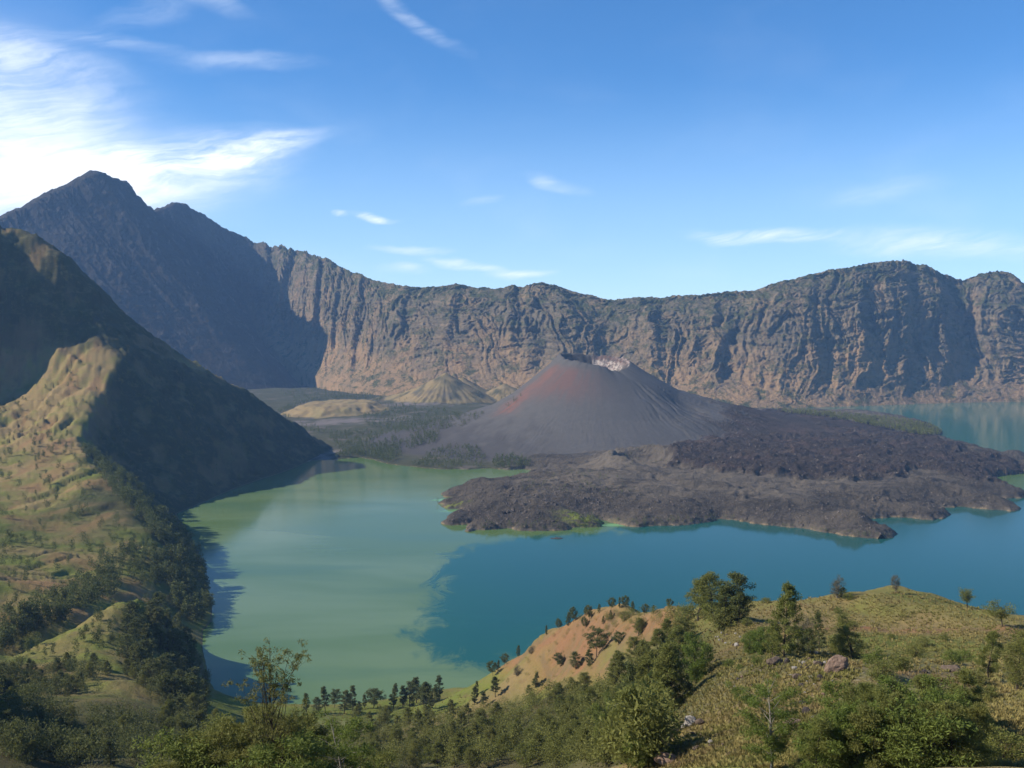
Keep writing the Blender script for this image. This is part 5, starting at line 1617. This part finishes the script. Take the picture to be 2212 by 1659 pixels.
def boulder(px, py, wpx, hpx, mat, label, group=None, tilt=0.0):
    g = ground_hit(px, py)
    if g is None:
        return
    dist = math.hypot(g[0], g[1])
    w_, h_ = wpx / F * dist / 2, hpx / F * dist / 2
    o = bpy.data.objects.new('boulder', rrng.choice(ROCKS[mat]))
    o.location = (g[0], g[1] + w_ * 0.4, g[2] + h_ * 0.45)
    o.scale = (w_, w_ * 0.9, h_ / 0.75 * 1.15)
    o.rotation_euler = (rrng.uniform(-0.15, 0.15), tilt, rrng.uniform(-0.5, 0.5))
    COL.objects.link(o)
    tag(o, label, 'boulder', group)


bd = [
    (1675, 1436, 36, 22, 'brown', 'rounded dark brown boulder at the left end of the stony crest', 0), (1701, 1432, 14, 14, 'dark', 'small upright dark rock below the tall slender casuarina', 0), (1745, 1411, 18, 11, 'pale', 'pale flat rock at the top of the stony crest below the pine', 0), (1762, 1413, 14, 8, 'pale', 'small pale rock right of the flat one below the pine', 0),
    (1808, 1450, 58, 34, 'red', 'largest boulder, reddish and slanting, on the stony crest', -0.35), (1822, 1428, 16, 10, 'pale', 'pale cap stone lying on top of the largest boulder', 0), (1768, 1439, 24, 13, 'brown', 'brown rock left of the largest boulder', 0), (1717, 1446, 14, 8, 'pale', 'pale stone among the grass below the upright dark rock', 0), (1736, 1434, 10, 7, 'pale', 'small pale stone in the middle of the stony crest', 0),
    (1591, 1396, 11, 9, 'pale', 'white stone alone on the dry grass below the skyline clump', 0), (1734, 1485, 17, 11, 'dark', 'dark rounded rock in the grass below the largest boulder', 0), (1773, 1467, 15, 11, 'dark', 'dark tilted rock below the left end of the largest boulder', 0.4), (1723, 1466, 26, 12, 'brown', 'flat brown rock in the middle of the grassy slope', 0), (1711, 1508, 32, 12, 'red', 'flat reddish slab on the grassy slope', 0.1), (1737, 1523, 19, 13, 'dark', 'dark rock above the feathery tree, upper one of two', 0), (1744, 1542, 21, 16, 'dark', 'dark rock beside the feathery tree, lower one of two', 0.3),
    (1492, 1568, 30, 26, 'pale', 'tall pale grey rock beside the shadow of the grove', 0), (1476, 1574, 15, 12, 'pale', 'pale grey rock left of the tall pale one', 0), (1512, 1566, 20, 16, 'brown', 'brown rock right of the tall pale one', 0), (1436, 1606, 44, 28, 'brown', 'big dark brown boulder at the foot of the grove', 0), (1462, 1582, 18, 10, 'brown', 'grey brown stone above the big dark boulder', 0), (1712, 1566, 46, 12, 'red', 'pale pinkish slab left of the feathery tree trunk', 0), (1505, 1620, 18, 12, 'brown', 'brown stone below the shadow on the grassy slope', 0), (1535, 1606, 14, 9, 'pale', 'small pale stone on the grass near the bottom', 0), (1440, 1652, 60, 26, 'red', 'broad reddish rock at the bottom edge below the fallen branch', 0),
    (1936, 1440, 16, 12, 'pale', 'pale rock in the thicket right of the bright green bush', 0), (1940, 1428, 14, 14, 'dark', 'dark rock in the thicket right of the bright green bush', 0), (2060, 1452, 40, 18, 'brown', 'grey brown rock half hidden by bushes on the right-hand slope', 0), (1998, 1454, 14, 9, 'dark', 'small dark rock at the edge of the thicket', 0), (2138, 1308, 6, 6, 'pale', 'tiny white stone on the grassy skyline at the right', 0),
]
for px, py, w_, h_, mt, lab, tl in bd:
    boulder(px, py, w_, h_, mt, lab, None, tl)
for i, (px, py, g) in enumerate(region_points([(1600, 1440), (1700, 1418), (1800, 1430), (1800, 1500), (1760, 1560), (1680, 1520), (1560, 1490)], 55, 77, 5)):
    boulder(px, py, rrng.uniform(4, 11), rrng.uniform(3, 7), rrng.choice(['brown', 'dark', 'pale', 'red']), 'loose stone in the grass of the stony crest', 'loose stones on the stony crest')
for i, (px, py, g) in enumerate(region_points([(1535, 1360), (1600, 1370), (1600, 1400), (1560, 1400), (1540, 1380)], 16, 78, 5)):
    boulder(px, py, rrng.uniform(3, 7), rrng.uniform(3, 5), rrng.choice(['pale', 'pale', 'brown']), 'small pale stone on the grass below the skyline clump', 'pale stones below the skyline clump')
for i, (px, py, g) in enumerate(region_points([(1430, 1630), (1520, 1570), (1620, 1640), (1480, 1655)], 18, 79, 7)):
    boulder(px, py, rrng.uniform(5, 11), rrng.uniform(4, 8), rrng.choice(['brown', 'dark', 'red']), 'loose stone in the grass near the big dark boulder', 'loose stones near the big dark boulder')


# fallen pale branch
def fallen_branch():
    g = ground_hit(1452, 1622)
    vs, fs = [], []
    rng = np.random.RandomState(3)
    for a, L, r in ((0.28, 6.0, 0.10), (0.05, 4.6, 0.08)):
        pts = [np.array([-L / 2 + L * q, 0.6 * math.sin(q * 3 + a * 9) * 0.3, 0.15 + q * L * a * 0.4 + 0.05 * math.sin(q * 9)]) for q in np.linspace(0, 1, 7)]
        tube(vs, fs, pts, np.linspace(r, r * 0.35, 7), 6)
    for k in range(4):
        b = np.array([-1 + k * 0.9, 0, 0.4])
        tube(vs, fs, [b, b + np.array([0.5, rng.normal() * 0.4, 0.5])], [0.05, 0.02], 4)
    o = bpy.data.objects.new('fallen_branch', mesh_from('fallen_branch', vs, fs, [M_PALEBARK], True))
    o.location = tuple(g + np.array((0, 0, 0.1)))
    o.rotation_euler = (0, 0, 0.15)
    COL.objects.link(o)
    tag(o, 'bleached fallen branch lying below the big dark boulder', 'branch')


fallen_branch()


# ================================================================== LAVA BLOCKS (rubble) and small islet
def lava_blocks():
    rng = np.random.RandomState(17)
    base = np.array([(1, 0, 0), (-0.6, 0.8, 0), (-0.5, -0.9, 0), (0.1, 0.1, 1.0), (0.5, 0.6, 0.7)])
    tri = [(0, 1, 4, 3), (1, 2, 3, 3), (2, 0, 3, 3), (0, 4, 3, 3), (0, 1, 4, 4)]
    V, Fc, off = [], [], 0
    polys = [([(950, 1060), (1090, 1040), (1240, 1020), (1320, 1070), (1300, 1130), (1000, 1147), (950, 1130)], 1300), ([(1290, 1075), (1560, 1040), (2000, 1060), (2190, 1095), (1940, 1160), (1700, 1140), (1400, 1135)], 1000), ([(1290, 935), (1500, 900), (1900, 925), (2200, 995), (2130, 1035), (1700, 1035), (1450, 1005)], 1200)]
    for poly, cnt in polys:
        P = np.array(poly, float)
        got = 0
        while got < cnt:
            qx = rng.uniform(P[:, 0].min(), P[:, 0].max(), 500)
            qy = rng.uniform(P[:, 1].min(), P[:, 1].max(), 500)
            for x, y in zip(*(lambda k: (qx[k], qy[k]))(sdist(qx, qy, P) > 0)):
                g = ground_hit(x, y, 'land')
                if g is None or land_val(9, g) < 0.4 or land_val(3, g) < 3:
                    continue
                got += 1
                s = rng.gamma(1.6, 0.9) + 0.8
                a = rng.rand() * 6.28
                ca, sa = math.cos(a), math.sin(a)
                b = base * rng.uniform(0.6, 1.3, (5, 3)) * s
                b = np.stack([b[:, 0] * ca - b[:, 1] * sa, b[:, 0] * sa + b[:, 1] * ca, b[:, 2] - 0.3 * s], -1) + g
                V.append(b)
                off += 5
                if got >= cnt:
                    break
    V = np.concatenate(V)
    n = len(V) // 5
    t3 = np.array([(0, 1, 4), (1, 3, 4), (1, 2, 3), (2, 0, 3), (0, 4, 3)])
    Fc = (t3[None] + (np.arange(n) * 5)[:, None, None]).reshape(-1, 3)
    m, t = material('lava_rubble')
    P = t.n('ShaderNodeNewGeometry').outputs['Position']
    c = t.mix(t.noise(P, 0.11, 3, 0.6), (0.036, 0.030, 0.025), (0.125, 0.100, 0.080))
    c = t.mix(t.smooth(t.noise(P, 0.4, 2, 0.5), 0.60, 0.66, 0, 0.8), c, (0.25, 0.21, 0.175))
    p = t.principled(c, 0.95, 0.1)
    t.out(p.outputs[0])
    o = bpy.data.objects.new('rubble', mesh_from('rubble', V, Fc, [m]))
    COL.objects.link(o)
    tag(o, 'dark lava rubble strewn over the flows', 'rubble', None, 'stuff')


lava_blocks()


def islet():
    x, y, _ = atz(1203, 1163)
    nx, ny = 40, 24
    u, v = np.meshgrid(np.linspace(-1, 1, nx), np.linspace(-1, 1, ny))
    r = np.hypot(u, v)
    z = 2.4 * (1 - r ** 1.3) + fbm(u * 3, v * 3, 4, 77) * 1.2 - 0.4
    z = np.where(r > 0.97, -3, z)
    o = grid_mesh('islet', x + u * 17 + v * 3, y + v * 9, z, M_ROCK['dark'])
    tag(o, 'tiny dark islet off the lava shore', 'islet')
    del o['kind']


islet()


# ================================================================== TENTS on the left shore
def tent(px, py, size, col, label, yaw):
    g = ground_hit(px, py)
    m, t = material('tent_fabric')
    n = t.noise(t.obj(), 2.0, 3, 0.5)
    p = t.principled(t.mix(n, tuple(c * 0.85 for c in col), col), 0.6, 0.3)
    t.out(p.outputs[0])
    md, t2 = material('tent_door')
    t2.out(t2.principled(tuple(c * 0.35 for c in col), 0.8, 0.1).outputs[0])
    e = bpy.data.objects.new('tent', None)
    e.location = tuple(g)
    e.rotation_euler = (0, 0, yaw)
    COL.objects.link(e)
    tag(e, label, 'tent')
    vs, fs = [], []
    nu, nv = 20, 8
    for j in range(nv + 1):
        th = j / nv * math.pi / 2
        for i in range(nu):
            a = i / nu * 2 * math.pi
            sq = 1.0 / max(abs(math.cos(a)), abs(math.sin(a))) ** 0.45
            rr = math.cos(th) ** 0.8 * size * 0.5 * sq
            vs.append((rr * math.cos(a) * 1.15, rr * math.sin(a), math.sin(th) * size * 0.48))
    for j in range(nv):
        for i in range(nu):
            fs.append((j * nu + i, j * nu + (i + 1) % nu, (j + 1) * nu + (i + 1) % nu, (j + 1) * nu + i))
    o = bpy.data.objects.new('dome', mesh_from('dome', vs, fs, [m], True))
    o.parent = e
    COL.objects.link(o)
    d = []
    for i in range(9):
        a = math.pi * i / 8
        d.append((math.cos(a) * size * 0.2, -size * 0.52 + math.sin(a) * size * 0.14, math.sin(a) * size * 0.30))
    d += [(q[0], q[1] + 0.06, q[2]) for q in d]
    ff = [(i, i + 1, 10 + i, 9 + i) for i in range(8)]
    me = bpy.data.meshes.new('door')
    me.from_pydata(d, [], ff + [tuple(range(9)), tuple(range(17, 8, -1))])
    me.materials.append(md)
    o = bpy.data.objects.new('door', me)
    o.parent = e
    COL.objects.link(o)


tent(389, 1268, 6.0, (0.80, 0.80, 0.78), 'white dome tent among the trees of the left shore', 0.3)
tent(380, 1272, 5.0, (0.10, 0.16, 0.42), 'blue dome tent just left of the white one', -0.4)
